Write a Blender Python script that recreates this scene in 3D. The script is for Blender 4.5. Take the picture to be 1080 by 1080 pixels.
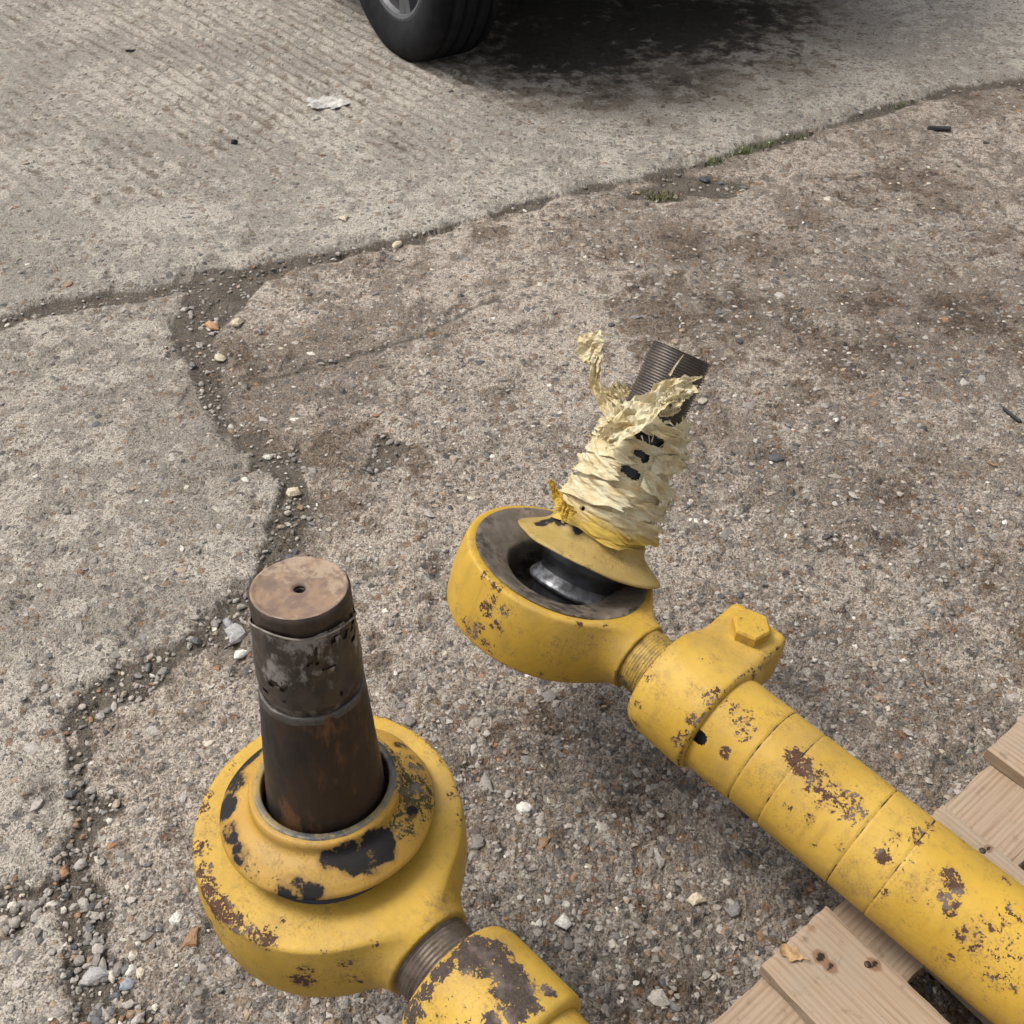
import bpy, math, random
import numpy as np
from mathutils import Matrix, Vector

for o in list(bpy.data.objects):
    bpy.data.objects.remove(o)
S = bpy.context.scene
COL = S.collection
R_ = math.radians

# ------------------------------------------------------------------ camera
CAM_H, CAM_PITCH, CAM_F = 1.2, R_(43), 1100.0          # focal length in pixels of a 1080 wide frame
cam = bpy.data.cameras.new('camera')
cam.sensor_width = 36.0
cam.lens = 36.0 * CAM_F / 1080.0
cam.clip_start, cam.clip_end = 0.02, 500.0
cam_ob = bpy.data.objects.new('camera', cam)
COL.objects.link(cam_ob)
cam_ob.location = (0, 0, CAM_H)
cam_ob.rotation_euler = (R_(90) - CAM_PITCH, 0, 0)
S.camera = cam_ob

# ------------------------------------------------------------------ sky, sun, exposure (bright overcast day)
SUN_EL, SUN_AZ = R_(60), R_(-72)       # azimuth from +Y towards +X
world = bpy.data.worlds.new('World')
S.world = world
world.use_nodes = True
wn = world.node_tree
bg = wn.nodes['Background']
sky = wn.nodes.new('ShaderNodeTexSky')
sky.sky_type = 'NISHITA'
sky.sun_disc = False
sky.sun_elevation = SUN_EL
sky.sun_rotation = SUN_AZ
sky.air_density = 1.0
sky.dust_density = 4.0
sky.ozone_density = 1.0
hs = wn.nodes.new('ShaderNodeHueSaturation')           # cloud cover: grey sky light
hs.inputs['Saturation'].default_value = 0.22
wn.links.new(sky.outputs[0], hs.inputs['Color'])
wn.links.new(hs.outputs[0], bg.inputs['Color'])
bg.inputs['Strength'].default_value = 0.115
sun = bpy.data.lights.new('sun', 'SUN')
sun.energy = 1.5
sun.angle = R_(20)
sun.color = (1.0, 0.95, 0.88)
sun_ob = bpy.data.objects.new('sun', sun)
COL.objects.link(sun_ob)
sdir = Vector((math.sin(SUN_AZ) * math.cos(SUN_EL), math.cos(SUN_AZ) * math.cos(SUN_EL), math.sin(SUN_EL)))
sun_ob.rotation_euler = (-sdir).to_track_quat('-Z', 'Y').to_euler()
sun_ob.location = sdir * 20
S.view_settings.view_transform = 'Standard'
S.view_settings.look = 'None'
S.view_settings.gamma = 1.0
S.view_settings.exposure = 0.88
S.cycles.max_bounces = 4
S.cycles.diffuse_bounces = 3
S.cycles.use_denoising = True
S.cycles.use_adaptive_sampling = True
S.cycles.adaptive_threshold = 0.025

# ------------------------------------------------------------------ measured points: pixel of the photo -> place in the world
cD = np.array([0, math.cos(CAM_PITCH), -math.sin(CAM_PITCH)])
cU = np.array([0, math.sin(CAM_PITCH), math.cos(CAM_PITCH)])
cC = np.array([0, 0, CAM_H])


def ray(px, py):
    return cD + np.array([1.0, 0, 0]) * (px - 540) / CAM_F - cU * (py - 540) / CAM_F


def onz(px, py, z=0.0):
    r = ray(px, py)
    return cC + r * ((z - CAM_H) / r[2])


# ------------------------------------------------------------------ noise
def _hash(ix, iy, iz, seed):
    h = (ix.astype(np.int64) * 374761393 + iy.astype(np.int64) * 668265263 + iz.astype(np.int64) * 2147483647 + seed * 1274126177) & 0xFFFFFFFF
    h = ((h ^ (h >> 13)) * 1274126177) & 0xFFFFFFFF
    h = ((h ^ (h >> 16)) * 2246822519) & 0xFFFFFFFF
    return ((h ^ (h >> 15)) & 0xFFFFFF) / float(0xFFFFFF)


def vn2(x, y, seed=0):
    fx, fy = np.floor(x), np.floor(y)
    tx, ty = x - fx, y - fy
    tx = tx * tx * (3 - 2 * tx)
    ty = ty * ty * (3 - 2 * ty)
    z = np.zeros_like(fx)
    a = _hash(fx, fy, z, seed); b = _hash(fx + 1, fy, z, seed)
    c = _hash(fx, fy + 1, z, seed); d = _hash(fx + 1, fy + 1, z, seed)
    return (a * (1 - tx) + b * tx) * (1 - ty) + (c * (1 - tx) + d * tx) * ty


def fbm2(x, y, octv=4, seed=0, gain=0.5):
    s = np.zeros_like(x); a = 1.0; t = 0.0
    for k in range(octv):
        s += a * vn2(x * 2 ** k + 17.3 * k, y * 2 ** k - 9.1 * k, seed + k)
        t += a; a *= gain
    return s / t


def vn3(x, y, z, seed=0):
    fx, fy, fz = np.floor(x), np.floor(y), np.floor(z)
    tx, ty, tz = x - fx, y - fy, z - fz
    tx = tx * tx * (3 - 2 * tx); ty = ty * ty * (3 - 2 * ty); tz = tz * tz * (3 - 2 * tz)
    r = 0
    for i in (0, 1):
        for j in (0, 1):
            for k in (0, 1):
                r = r + _hash(fx + i, fy + j, fz + k, seed) * (tx if i else 1 - tx) * (ty if j else 1 - ty) * (tz if k else 1 - tz)
    return r


def sstep(a, b, x):
    t = np.clip((x - a) / (b - a), 0, 1)
    return t * t * (3 - 2 * t)


# ------------------------------------------------------------------ mesh helpers
def mesh_np(name, v, f, mat=None, smooth=True, attrs=None, colattrs=None):
    """v (n,3); f (m,3) or (m,4) int array, or a list of such arrays"""
    fs = f if isinstance(f, list) else [f]
    fs = [np.asarray(a, dtype=np.int32) for a in fs if len(a)]
    me = bpy.data.meshes.new(name)
    v = np.asarray(v, dtype=np.float32)
    me.vertices.add(len(v))
    me.vertices.foreach_set('co', v.ravel())
    loops = np.concatenate([a.ravel() for a in fs])
    tot = np.concatenate([np.full(len(a), a.shape[1], np.int32) for a in fs])
    start = np.concatenate([[0], np.cumsum(tot)[:-1]]).astype(np.int32)
    me.loops.add(len(loops)); me.loops.foreach_set('vertex_index', loops)
    me.polygons.add(len(tot))
    me.polygons.foreach_set('loop_start', start)
    me.polygons.foreach_set('loop_total', tot)
    me.polygons.foreach_set('use_smooth', np.full(len(tot), smooth, dtype=bool))
    for k, a in (attrs or {}).items():
        at = me.attributes.new(k, 'FLOAT', 'POINT')
        at.data.foreach_set('value', np.asarray(a, np.float32))
    for k, a in (colattrs or {}).items():
        at = me.attributes.new(k, 'FLOAT_COLOR', 'POINT')
        at.data.foreach_set('color', np.asarray(a, np.float32).ravel())
    if mat:
        me.materials.append(mat)
    me.update(calc_edges=True)
    me.validate()
    return me


def obj(name, me, parent=None, mat4=None, **props):
    o = bpy.data.objects.new(name, me)
    COL.objects.link(o)
    if parent:
        o.parent = parent
    if mat4 is not None:
        o.matrix_basis = mat4
    for k, val in props.items():
        o[k] = val
    return o


def empty(name, mat4, label, category, group=None):
    o = bpy.data.objects.new(name, None)
    o.empty_display_size = 0.05
    COL.objects.link(o)
    o.matrix_basis = mat4
    o['label'] = label; o['category'] = category
    if group:
        o['group'] = group
    return o


def frame(origin, x, z):
    x = Vector(x).normalized(); z = Vector(z); z = (z - x * z.dot(x)).normalized()
    y = z.cross(x)
    m = Matrix((x, y, z)).transposed().to_4x4()
    m.translation = Vector(origin)
    return m


def frame_z(origin, z, xhint=(1, 0, 0)):
    z = Vector(z).normalized(); x = Vector(xhint); x = (x - z * x.dot(z)).normalized()
    y = z.cross(x)
    m = Matrix((x, y, z)).transposed().to_4x4()
    m.translation = Vector(origin)
    return m


def lathe(prof, seg=96, axis='z', closed=False, ang0=0.0):
    """revolve (r, h) profile about z (or x). returns v, f, (angle, index along profile)"""
    prof = np.asarray(prof, float); n = len(prof)
    th = np.arange(seg) / seg * 2 * math.pi + ang0
    r = prof[:, 0][:, None]; h = prof[:, 1][:, None] + 0 * th[None]
    cx, sx = r * np.cos(th), r * np.sin(th)
    v = np.stack([cx, sx, h], -1) if axis == 'z' else np.stack([h, cx, sx], -1)
    v = v.reshape(-1, 3)
    i = np.arange(n - (0 if closed else 1))[:, None]; j = np.arange(seg)[None]
    i2 = (i + 1) % n; j2 = (j + 1) % seg
    f = np.stack([i * seg + j, i * seg + j2, i2 * seg + j2, i2 * seg + j], -1).reshape(-1, 4)
    return v, f


def dens(prof, step):
    """resample a polyline profile to even short steps"""
    out = [prof[0]]
    for a, b in zip(prof[:-1], prof[1:]):
        k = max(1, int(math.ceil(math.dist(a, b) / step)))
        for t in range(1, k + 1):
            out.append((a[0] + (b[0] - a[0]) * t / k, a[1] + (b[1] - a[1]) * t / k))
    return out


def box_v(x0, x1, y0, y1, z0, z1):
    v = np.array([(x, y, z) for z in (z0, z1) for y in (y0, y1) for x in (x0, x1)], float)
    f = np.array([(0, 2, 3, 1), (4, 5, 7, 6), (0, 1, 5, 4), (2, 6, 7, 3), (0, 4, 6, 2), (1, 3, 7, 5)])
    return v, f


def join(parts):
    vs, f3, f4, n = [], [], [], 0
    for v, f in parts:
        f = np.asarray(f)
        (f4 if f.shape[1] == 4 else f3).append(f + n)
        vs.append(v); n += len(v)
    fs = []
    if f4: fs.append(np.concatenate(f4))
    if f3: fs.append(np.concatenate(f3))
    return np.concatenate(vs), fs


def bevel(me, width, seg=2):
    import bmesh
    bm = bmesh.new(); bm.from_mesh(me)
    bmesh.ops.bevel(bm, geom=bm.edges[:] + bm.verts[:], offset=width, segments=seg, profile=0.6, affect='EDGES')
    bm.to_mesh(me); bm.free()
    return me


def surface_nets(fn, lo, hi, h):
    """mesh of the zero level of a signed distance function"""
    ax = [np.arange(lo[k], hi[k] + h, h) for k in range(3)]
    X, Y, Z = np.meshgrid(*ax, indexing='ij')
    V = fn(X, Y, Z)
    s = V < 0
    nx, ny, nz = V.shape
    acc = np.zeros((nx - 1, ny - 1, nz - 1, 3)); cnt = np.zeros((nx - 1, ny - 1, nz - 1))
    cor = [(i, j, k) for i in (0, 1) for j in (0, 1) for k in (0, 1)]

    def sl(a, c):
        return a[c[0]:nx - 1 + c[0], c[1]:ny - 1 + c[1], c[2]:nz - 1 + c[2]]
    for a in cor:
        for d in range(3):
            if a[d] == 0:
                b = list(a); b[d] = 1; b = tuple(b)
                va, vb = sl(V, a), sl(V, b)
                m = sl(s, a) != sl(s, b)
                t = np.where(m, va / np.where(m, va - vb, 1), 0)
                for q in range(3):
                    acc[..., q] += m * (a[q] + (t if q == d else 0))
                cnt += m
    m = cnt > 0
    idx = -np.ones(m.shape, np.int64); idx[m] = np.arange(m.sum())
    base = np.stack(np.nonzero(m), -1).astype(float)
    P = (base + acc[m] / cnt[m][:, None]) * h + np.array(lo)
    F = []
    for d in range(3):
        e1, e2 = [(1, 2), (2, 0), (0, 1)][d]
        sa = [slice(1, -1)] * 3; sb = [slice(1, -1)] * 3
        sa[d] = slice(0, V.shape[d] - 1); sb[d] = slice(1, V.shape[d])
        A, B = s[tuple(sa)], s[tuple(sb)]
        for sign, mm in ((1, A & ~B), (0, ~A & B)):
            I = np.stack(np.nonzero(mm), -1)
            for q in range(3):
                if q != d: I[:, q] += 1
            def cell(o1, o2):
                J = I.copy(); J[:, e1] -= o1; J[:, e2] -= o2
                return idx[J[:, 0], J[:, 1], J[:, 2]]
            q = np.stack([cell(1, 1), cell(0, 1), cell(0, 0), cell(1, 0)], -1)
            F.append(q if sign else q[:, ::-1])
    F = np.concatenate(F)
    e = h * 0.3
    for _ in range(3):
        x, y, z = P.T
        v0 = fn(x, y, z)
        g = np.stack([fn(x + e, y, z) - fn(x - e, y, z), fn(x, y + e, z) - fn(x, y - e, z), fn(x, y, z + e) - fn(x, y, z - e)], -1) / (2 * e)
        g2 = (g ** 2).sum(-1)
        P = P - np.clip(v0 / np.maximum(g2, 0.3), -h, h)[:, None] * g * 0.8
    return P, F[(F >= 0).all(1)]


def smin(a, b, k):
    hh = np.clip(0.5 + 0.5 * (b - a) / k, 0, 1)
    return b * (1 - hh) + a * hh - k * hh * (1 - hh)


def smax(a, b, k):
    return -smin(-a, -b, k)


def sd_cyl(r, z, R, hz, rnd):
    """rounded cylinder given radial coordinate r and axial coordinate z"""
    dx, dz = r - (R - rnd), np.abs(z) - (hz - rnd)
    return np.minimum(np.maximum(dx, dz), 0) + np.sqrt(np.maximum(dx, 0) ** 2 + np.maximum(dz, 0) ** 2) - rnd


# ------------------------------------------------------------------ node helper
class NT:
    def __init__(self, name):
        self.m = bpy.data.materials.new(name); self.m.use_nodes = True
        self.t = self.m.node_tree
        self.b = self.t.nodes['Principled BSDF']
        self.out = self.t.nodes['Material Output']

    def n(self, typ, ins=None, **props):
        nd = self.t.nodes.new('ShaderNode' + typ)
        for k, v in props.items():
            setattr(nd, k, v)
        for k, v in (ins or {}).items():
            self.set(nd.inputs[k], v)
        return nd

    def set(self, sock, v):
        if isinstance(v, bpy.types.NodeSocket):
            self.t.links.new(v, sock)
        else:
            if sock.type == 'RGBA' and len(v) == 3:
                v = (*v, 1)
            sock.default_value = v

    def math(self, op, a, b=0.0, c=0.0, clamp=False):
        nd = self.n('Math', {0: a, 1: b, 2: c}, operation=op, use_clamp=clamp)
        return nd.outputs[0]

    def mix(self, f, a, b, mode='MIX'):
        nd = self.t.nodes.new('ShaderNodeMix'); nd.data_type = 'RGBA'; nd.blend_type = mode
        self.set(nd.inputs[0], f); self.set(nd.inputs[6], a); self.set(nd.inputs[7], b)
        return nd.outputs[2]

    def step(self, x, a, b):
        nd = self.n('MapRange', {0: x, 1: a, 2: b, 3: 0.0, 4: 1.0}, interpolation_type='SMOOTHSTEP')
        return nd.outputs[0]

    def noise(self, vec, scale, detail=4, rough=0.55, dist=0.0):
        nd = self.n('TexNoise', {'Vector': vec, 'Scale': scale, 'Detail': detail, 'Roughness': rough, 'Distortion': dist})
        return nd.outputs[0]

    def ramp(self, f, stops, interp='LINEAR'):
        nd = self.n('ValToRGB', {0: f})
        cr = nd.color_ramp; cr.interpolation = interp
        while len(cr.elements) < len(stops): cr.elements.new(0.5)
        for e, (p, c) in zip(cr.elements, stops):
            e.position = p; e.color = (*c, 1)
        return nd.outputs[0]

    def attr(self, name, out=2):
        return self.n('Attribute', attribute_name=name).outputs[out]

    def obj(self):
        return self.n('TexCoord').outputs['Object']

    def bump(self, h, strength=0.5, dist=0.001, normal=None):
        ins = {'Height': h, 'Strength': strength, 'Distance': dist}
        if normal is not None: ins['Normal'] = normal
        return self.n('Bump', ins).outputs[0]

    def fin(self, color, rough=0.8, metal=0.0, normal=None, spec=None):
        self.set(self.b.inputs['Base Color'], color)
        self.set(self.b.inputs['Roughness'], rough)
        self.set(self.b.inputs['Metallic'], metal)
        if normal is not None: self.set(self.b.inputs['Normal'], normal)
        if spec is not None: self.set(self.b.inputs['Specular IOR Level'], spec)
        return self.m


PAL = [(0.0, (.036, .034, .036)), (.12, (.10, .10, .105)), (.26, (.17, .155, .14)), (.42, (.26, .235, .20)), (.56, (.30, .225, .15)),
       (.66, (.19, .115, .065)), (.74, (.25, .125, .055)), (.80, (.16, .15, .15)), (.88, (.40, .35, .27)), (.96, (.52, .49, .43))]


def pal(t):
    t = min(max(t, 0), .999)
    for (p0, c0), (p1, c1) in zip(PAL[:-1], PAL[1:]):
        if t <= p1:
            k = (t - p0) / (p1 - p0)
            return tuple(a + (b - a) * k for a, b in zip(c0, c1))
    return PAL[-1][1]


# ------------------------------------------------------------------ materials
def mat_concrete():
    q = NT('concrete')
    P = q.obj()
    dirt, stain_shade, expo, tone = q.attr('dirt'), q.attr('stain_shade'), q.attr('expo'), q.attr('tone')

    def n2d(scale, detail, rough):
        return q.n('TexNoise', {'Vector': P, 'Scale': scale, 'Detail': detail, 'Roughness': rough}, noise_dimensions='2D')
    warp = n2d(110.0, 2.0, 0.6).outputs[1]
    Pw = q.n('MixRGB', {0: 0.011, 1: P, 2: warp}, blend_type='ADD').outputs[0]
    v1 = q.n('TexVoronoi', {'Vector': Pw, 'Scale': 78.0, 'Randomness': 1.0}, voronoi_dimensions='2D')
    v2 = q.n('TexVoronoi', {'Vector': Pw, 'Scale': 260.0, 'Randomness': 1.0}, voronoi_dimensions='2D')
    s1 = q.n('SeparateColor', {0: v1.outputs['Color']}); s2 = q.n('SeparateColor', {0: v2.outputs['Color']})
    n_mid = n2d(17, 5, 0.62).outputs[0]; n_fine = n2d(330, 3, 0.7).outputs[0]; n_cr = n2d(95, 3, 0.65).outputs[0]
    n_big = q.attr('big')
    # pieces of aggregate that show in the worn surface
    pres1 = q.step(q.math('SUBTRACT', q.math('MULTIPLY_ADD', expo, 0.50, 0.24), s1.outputs[0]), 0.0, 0.05)
    m1 = q.math('MULTIPLY', pres1, q.step(q.math('SUBTRACT', q.math('MULTIPLY_ADD', s1.outputs[1], 0.30, 0.26), v1.outputs['Distance']), 0.0, 0.045))
    pres2 = q.step(q.math('SUBTRACT', q.math('MULTIPLY_ADD', expo, 0.30, 0.42), s2.outputs[0]), 0.0, 0.05)
    m2 = q.math('MULTIPLY', pres2, q.step(q.math('SUBTRACT', q.math('MULTIPLY_ADD', s2.outputs[1], 0.25, 0.35), v2.outputs['Distance']), 0.0, 0.14))
    c1 = q.ramp(s1.outputs[2], PAL); c2 = q.ramp(s2.outputs[2], PAL)
    paste_l = q.mix(tone, (.525, .452, .376), (.490, .446, .382))
    paste_d = q.mix(tone, (.270, .220, .174), (.340, .308, .264))
    f = q.math('MULTIPLY_ADD', q.math('SUBTRACT', n_mid, 0.5), 1.5, n_big)
    paste = q.mix(q.step(f, 0.40, 0.60), paste_d, paste_l)
    paste = q.mix(q.math('MULTIPLY', expo, 0.62), paste, (.178, .153, .132))
    gr = q.math('MULTIPLY_ADD', n_cr, 0.55, n_fine)
    paste = q.mix(q.math('MULTIPLY_ADD', tone, -0.30, 1.0), paste, q.ramp(q.step(gr, 0.50, 1.05), [(0, (.32, .30, .28)), (.5, (1, 1, 1)), (1, (1.6, 1.59, 1.57))]), 'MULTIPLY')
    col = q.mix(q.math('MULTIPLY', m2, 0.62), paste, c2)
    rim1 = q.math('MULTIPLY', pres1, q.math('SUBTRACT', q.step(q.math('SUBTRACT', q.math('MULTIPLY_ADD', s1.outputs[1], 0.30, 0.33), v1.outputs['Distance']), 0.0, 0.05), m1))
    col = q.mix(q.math('MULTIPLY', rim1, 0.45), col, (.07, .058, .048))
    col = q.mix(q.math('MULTIPLY', m1, 0.70), col, c1)
    # small pits, the shade and dirt in them painted dark
    pit = q.math('MAXIMUM', q.step(n_cr, 0.63, 0.70), q.math('MULTIPLY', q.step(n_fine, 0.66, 0.72), 0.8))
    col = q.mix(q.math('MULTIPLY', pit, 0.75), col, (.060, .050, .041))
    st = q.step(q.math('MULTIPLY_ADD', q.math('SUBTRACT', n_mid, 0.5), 2.0, stain_shade), 0.26, 0.74)
    col = q.mix(q.math('MULTIPLY', st, 0.78), col, q.mix(1.0, col, (.33, .27, .22), 'MULTIPLY'))
    oil = q.step(q.math('MULTIPLY_ADD', q.math('SUBTRACT', n_mid, 0.5), 1.3, q.attr('oil')), 0.42, 0.85)  # car shade, with some oily patches, painted near-black into the concrete
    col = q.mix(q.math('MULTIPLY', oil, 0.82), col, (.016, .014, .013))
    dc = q.mix(q.step(n_fine, 0.35, 0.65), (.046, .037, .028), (.150, .125, .098))
    dc = q.mix(q.step(n_mid, 0.3, 0.7), dc, q.mix(0.5, dc, (.19, .16, .128)))
    dc = q.mix(q.math('MULTIPLY', m2, 0.5), dc, c2)
    col = q.mix(dirt, col, dc)
    h = q.math('MULTIPLY_ADD', q.math('MULTIPLY', m1, q.math('SUBTRACT', 1.0, v1.outputs['Distance'])), 0.7, q.math('MULTIPLY', m2, 0.4))
    h = q.math('MULTIPLY_ADD', n_fine, 1.1, h)
    h = q.math('MULTIPLY_ADD', n_cr, 1.0, h)
    h = q.math('SUBTRACT', h, q.math('MULTIPLY', pit, 0.9))
    nb = q.bump(h, 1.0, 0.0042)
    return q.fin(col, 0.88, 0, nb, 0.25)


def mat_stone(name, use_attr):
    q = NT(name)
    P = q.obj()
    base = q.attr('scol', 0) if use_attr else q.n('ObjectInfo').outputs['Color']
    G = q.n('NewGeometry').outputs['Position']
    nz = q.noise(G, 380, 4, 0.65)
    col = q.mix(1.0, base, q.ramp(nz, [(.25, (.55, .53, .5)), (.5, (1, 1, 1)), (.75, (1.35, 1.33, 1.3))]), 'MULTIPLY')
    dust = q.step(q.noise(G, 160, 3, 0.6), 0.55, 0.7)
    col = q.mix(q.math('MULTIPLY', dust, 0.55), col, (.15, .135, .115))
    return q.fin(col, 0.62, 0, q.bump(nz, 0.5, 0.0008), 0.4)


def mat_paint(name, yellow=(.445, .272, .034), grime=0.85, bare=(.088, .043, .027)):
    """yellow machine enamel, chipped to primer and rust where 'wear' is high, smeared dark where 'dark' is high"""
    q = NT(name)
    P = q.obj()
    wear, dark = q.attr('wear'), q.attr('dark')
    n1 = q.noise(P, 150, 8, 0.68); n2 = q.noise(P, 420, 4, 0.6); nb = q.noise(P, 14, 5, 0.6)
    val = q.math('ADD', q.math('MULTIPLY_ADD', q.math('SUBTRACT', n2, 0.5), 0.62, n1), wear)
    chip = q.step(val, 0.835, 0.85)
    rim = q.math('SUBTRACT', q.step(val, 0.80, 0.835), chip)
    y = q.mix(q.step(nb, 0.3, 0.7), tuple(c * 0.88 for c in yellow), tuple(min(1, c * 1.06) for c in yellow))
    pale = q.step(q.noise(P, 7, 3, 0.5), 0.5, 0.7)
    y = q.mix(q.math('MULTIPLY', pale, 0.14), y, (.56, .41, .15))
    gm = q.step(q.math('MULTIPLY_ADD', q.math('SUBTRACT', n2, 0.5), 0.7, q.noise(P, 26, 6, 0.7)), 0.52, 0.78)
    y = q.mix(q.math('MULTIPLY', gm, grime), y, (.22, .135, .045))
    # grease run down the paint, fine scratches and specks of grime
    gz_ = q.n('Mapping', {'Vector': P, 'Scale': (70, 70, 9)}).outputs[0]
    y = q.mix(q.math('MULTIPLY', q.step(q.noise(gz_, 1.0, 5, 0.65), 0.54, 0.70), 0.34), y, (.21, .125, .035))
    sc = q.n('Mapping', {'Vector': P, 'Scale': (60, 900, 900)}).outputs[0]
    scr = q.step(q.noise(sc, 1.0, 3, 0.6), 0.68, 0.74)
    y = q.mix(q.math('MULTIPLY', scr, 0.35), y, (.25, .15, .05))
    sp = q.step(q.noise(P, 700, 2, 0.5), 0.70, 0.76)
    y = q.mix(q.math('MULTIPLY', sp, 0.5), y, (.12, .07, .03))
    # rust bleeding out round the chips, and a film of brown dirt
    bleed = q.math('MULTIPLY', q.step(val, 0.66, 0.84), q.step(q.noise(P, 60, 5, 0.7), 0.40, 0.62))
    y = q.mix(q.math('MULTIPLY', bleed, 0.55), y, (.20, .095, .028))
    film = q.step(q.noise(P, 9, 7, 0.72), 0.48, 0.70)
    y = q.mix(q.math('MULTIPLY', film, 0.42), y, (.25, .165, .07))
    rust = q.mix(q.step(n2, 0.35, 0.65), tuple(c * .55 for c in bare), bare)
    rust = q.mix(q.step(q.noise(P, 45, 3, 0.5), 0.5, 0.66), rust, (.13, .10, .085))
    col = q.mix(chip, y, rust)
    col = q.mix(q.math('MULTIPLY', rim, 0.3), col, (.60, .43, .18))
    nlow = q.noise(P, 48, 7, 0.6)
    dk = q.step(q.math('MULTIPLY_ADD', q.math('SUBTRACT', nlow, 0.5), 1.6, dark), 0.40, 0.52)
    sm = q.step(q.math('MULTIPLY_ADD', q.math('SUBTRACT', nlow, 0.5), 1.2, dark), 0.16, 0.50)
    col = q.mix(q.math('MULTIPLY', sm, 0.6), col, (.13, .072, .024))
    col = q.mix(q.math('MULTIPLY', dk, 0.95), col, q.mix(n2, (.004, .006, .010), (.018, .021, .027)))
    h = q.math('SUBTRACT', q.math('MULTIPLY_ADD', q.noise(P, 900, 2, 0.6), 0.16, q.math('MULTIPLY', q.noise(P, 90, 4, 0.6), 0.7)), chip)
    h = q.math('SUBTRACT', h, q.math('MULTIPLY', scr, 0.2))
    rough = q.math('MULTIPLY_ADD', chip, 0.38, q.math('MULTIPLY_ADD', gm, 0.22, q.math('MULTIPLY_ADD', nb, 0.2, 0.42)))
    return q.fin(col, q.math('MULTIPLY_ADD', dk, 0.2, rough), 0, q.bump(h, 0.75, 0.0013), q.math('MULTIPLY_ADD', dk, -0.2, 0.30))


def mat_steel(name, a, b, c, rough=0.5, metal=0.6, scale=40, streak=1.0):
    """bare rusty or greasy steel: three tones in blotches"""
    q = NT(name)
    P = q.obj()
    mp = q.n('Mapping', {'Vector': P, 'Scale': (1, 1, streak)}).outputs[0]
    n1 = q.noise(mp, scale, 6, 0.65); n2 = q.noise(mp, scale * 3.1, 6, 0.7); n3 = q.noise(mp, scale * .45, 4, 0.6)
    col = q.mix(q.step(n1, 0.40, 0.62), a, b)
    col = q.mix(q.step(q.math('MULTIPLY_ADD', q.math('SUBTRACT', n2, 0.5), 0.6, n3), 0.52, 0.66), col, c)
    col = q.mix(q.step(n2, 0.62, 0.75), col, tuple(x * .4 for x in a))
    return q.fin(col, q.math('MULTIPLY_ADD', n2, 0.3, rough - .12), metal, q.bump(n2, 0.35, 0.0008), 0.4)


def mat_plain(name, col, rough=0.6, metal=0.0, var=0.25, scale=60, bumpd=0.0004, spec=0.4):
    q = NT(name)
    n1 = q.noise(q.obj(), scale, 5, 0.6)
    c = q.mix(q.step(n1, 0.3, 0.7), tuple(x * (1 - var) for x in col), tuple(min(1, x * (1 + var)) for x in col))
    return q.fin(c, rough, metal, q.bump(n1, 0.4, bumpd), spec)


def mat_wood():
    """sawn pallet pine: grain runs along local x"""
    q = NT('pallet_wood')
    P = q.obj()
    rnd = q.n('ObjectInfo').outputs['Random']
    off = q.n('CombineXYZ', {0: q.math('MULTIPLY', rnd, 7.0), 1: q.math('MULTIPLY', rnd, 3.0), 2: 0.0}).outputs[0]
    P2 = q.n('VectorMath', {0: P, 1: off}, operation='ADD').outputs[0]
    g = q.n('Mapping', {'Vector': P2, 'Scale': (2.2, 42, 42)}).outputs[0]
    g2 = q.n('Mapping', {'Vector': P2, 'Scale': (10, 420, 420)}).outputs[0]
    ring = q.n('TexWave', {'Vector': g, 'Scale': 1.1, 'Distortion': 6.0, 'Detail': 3.0, 'Detail Scale': 1.2}, wave_type='BANDS', bands_direction='Y').outputs[1]
    fib = q.noise(g2, 1.0, 4, 0.6); big = q.noise(P2, 12, 4, 0.6); saw = q.noise(q.n('Mapping', {'Vector': P2, 'Scale': (260, 18, 18)}).outputs[0], 1.0, 2, 0.5)
    col = q.mix(q.math('MULTIPLY', ring, 0.6), (.315, .225, .152), (.19, .130, .082))
    col = q.mix(q.math('MULTIPLY', q.step(fib, 0.35, 0.7), 0.55), col, (.36, .285, .21))
    col = q.mix(q.math('MULTIPLY', q.step(big, 0.45, 0.7), 0.55), col, (.27, .225, .17))
    gm = q.step(q.noise(P2, 45, 6, 0.7), 0.55, 0.75)
    col = q.mix(q.math('MULTIPLY', gm, 0.65), col, (.105, .078, .056))
    kn = q.attr('knot')
    kn2 = q.math('MULTIPLY_ADD', q.math('SUBTRACT', fib, 0.5), 0.4, kn)
    col = q.mix(q.math('MULTIPLY', q.step(kn2, 0.25, 0.6), 0.8), col, (.16, .085, .045))
    col = q.mix(q.step(kn2, 0.72, 0.85), col, (.022, .014, .010))
    crk = q.step(q.noise(q.n('Mapping', {'Vector': P2, 'Scale': (5, 190, 190)}).outputs[0], 1.0, 3, 0.6), 0.66, 0.71)
    col = q.mix(q.math('MULTIPLY', crk, 0.65), col, (.07, .048, .032))
    sp = q.step(q.noise(P2, 260, 3, 0.6), 0.66, 0.74)
    col = q.mix(q.math('MULTIPLY', sp, 0.45), col, (.10, .07, .05))
    h = q.math('ADD', q.math('MULTIPLY', fib, 0.8), q.math('MULTIPLY', saw, 0.5))
    return q.fin(col, 0.82, 0, q.bump(h, 0.6, 0.0008), 0.25)


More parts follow.
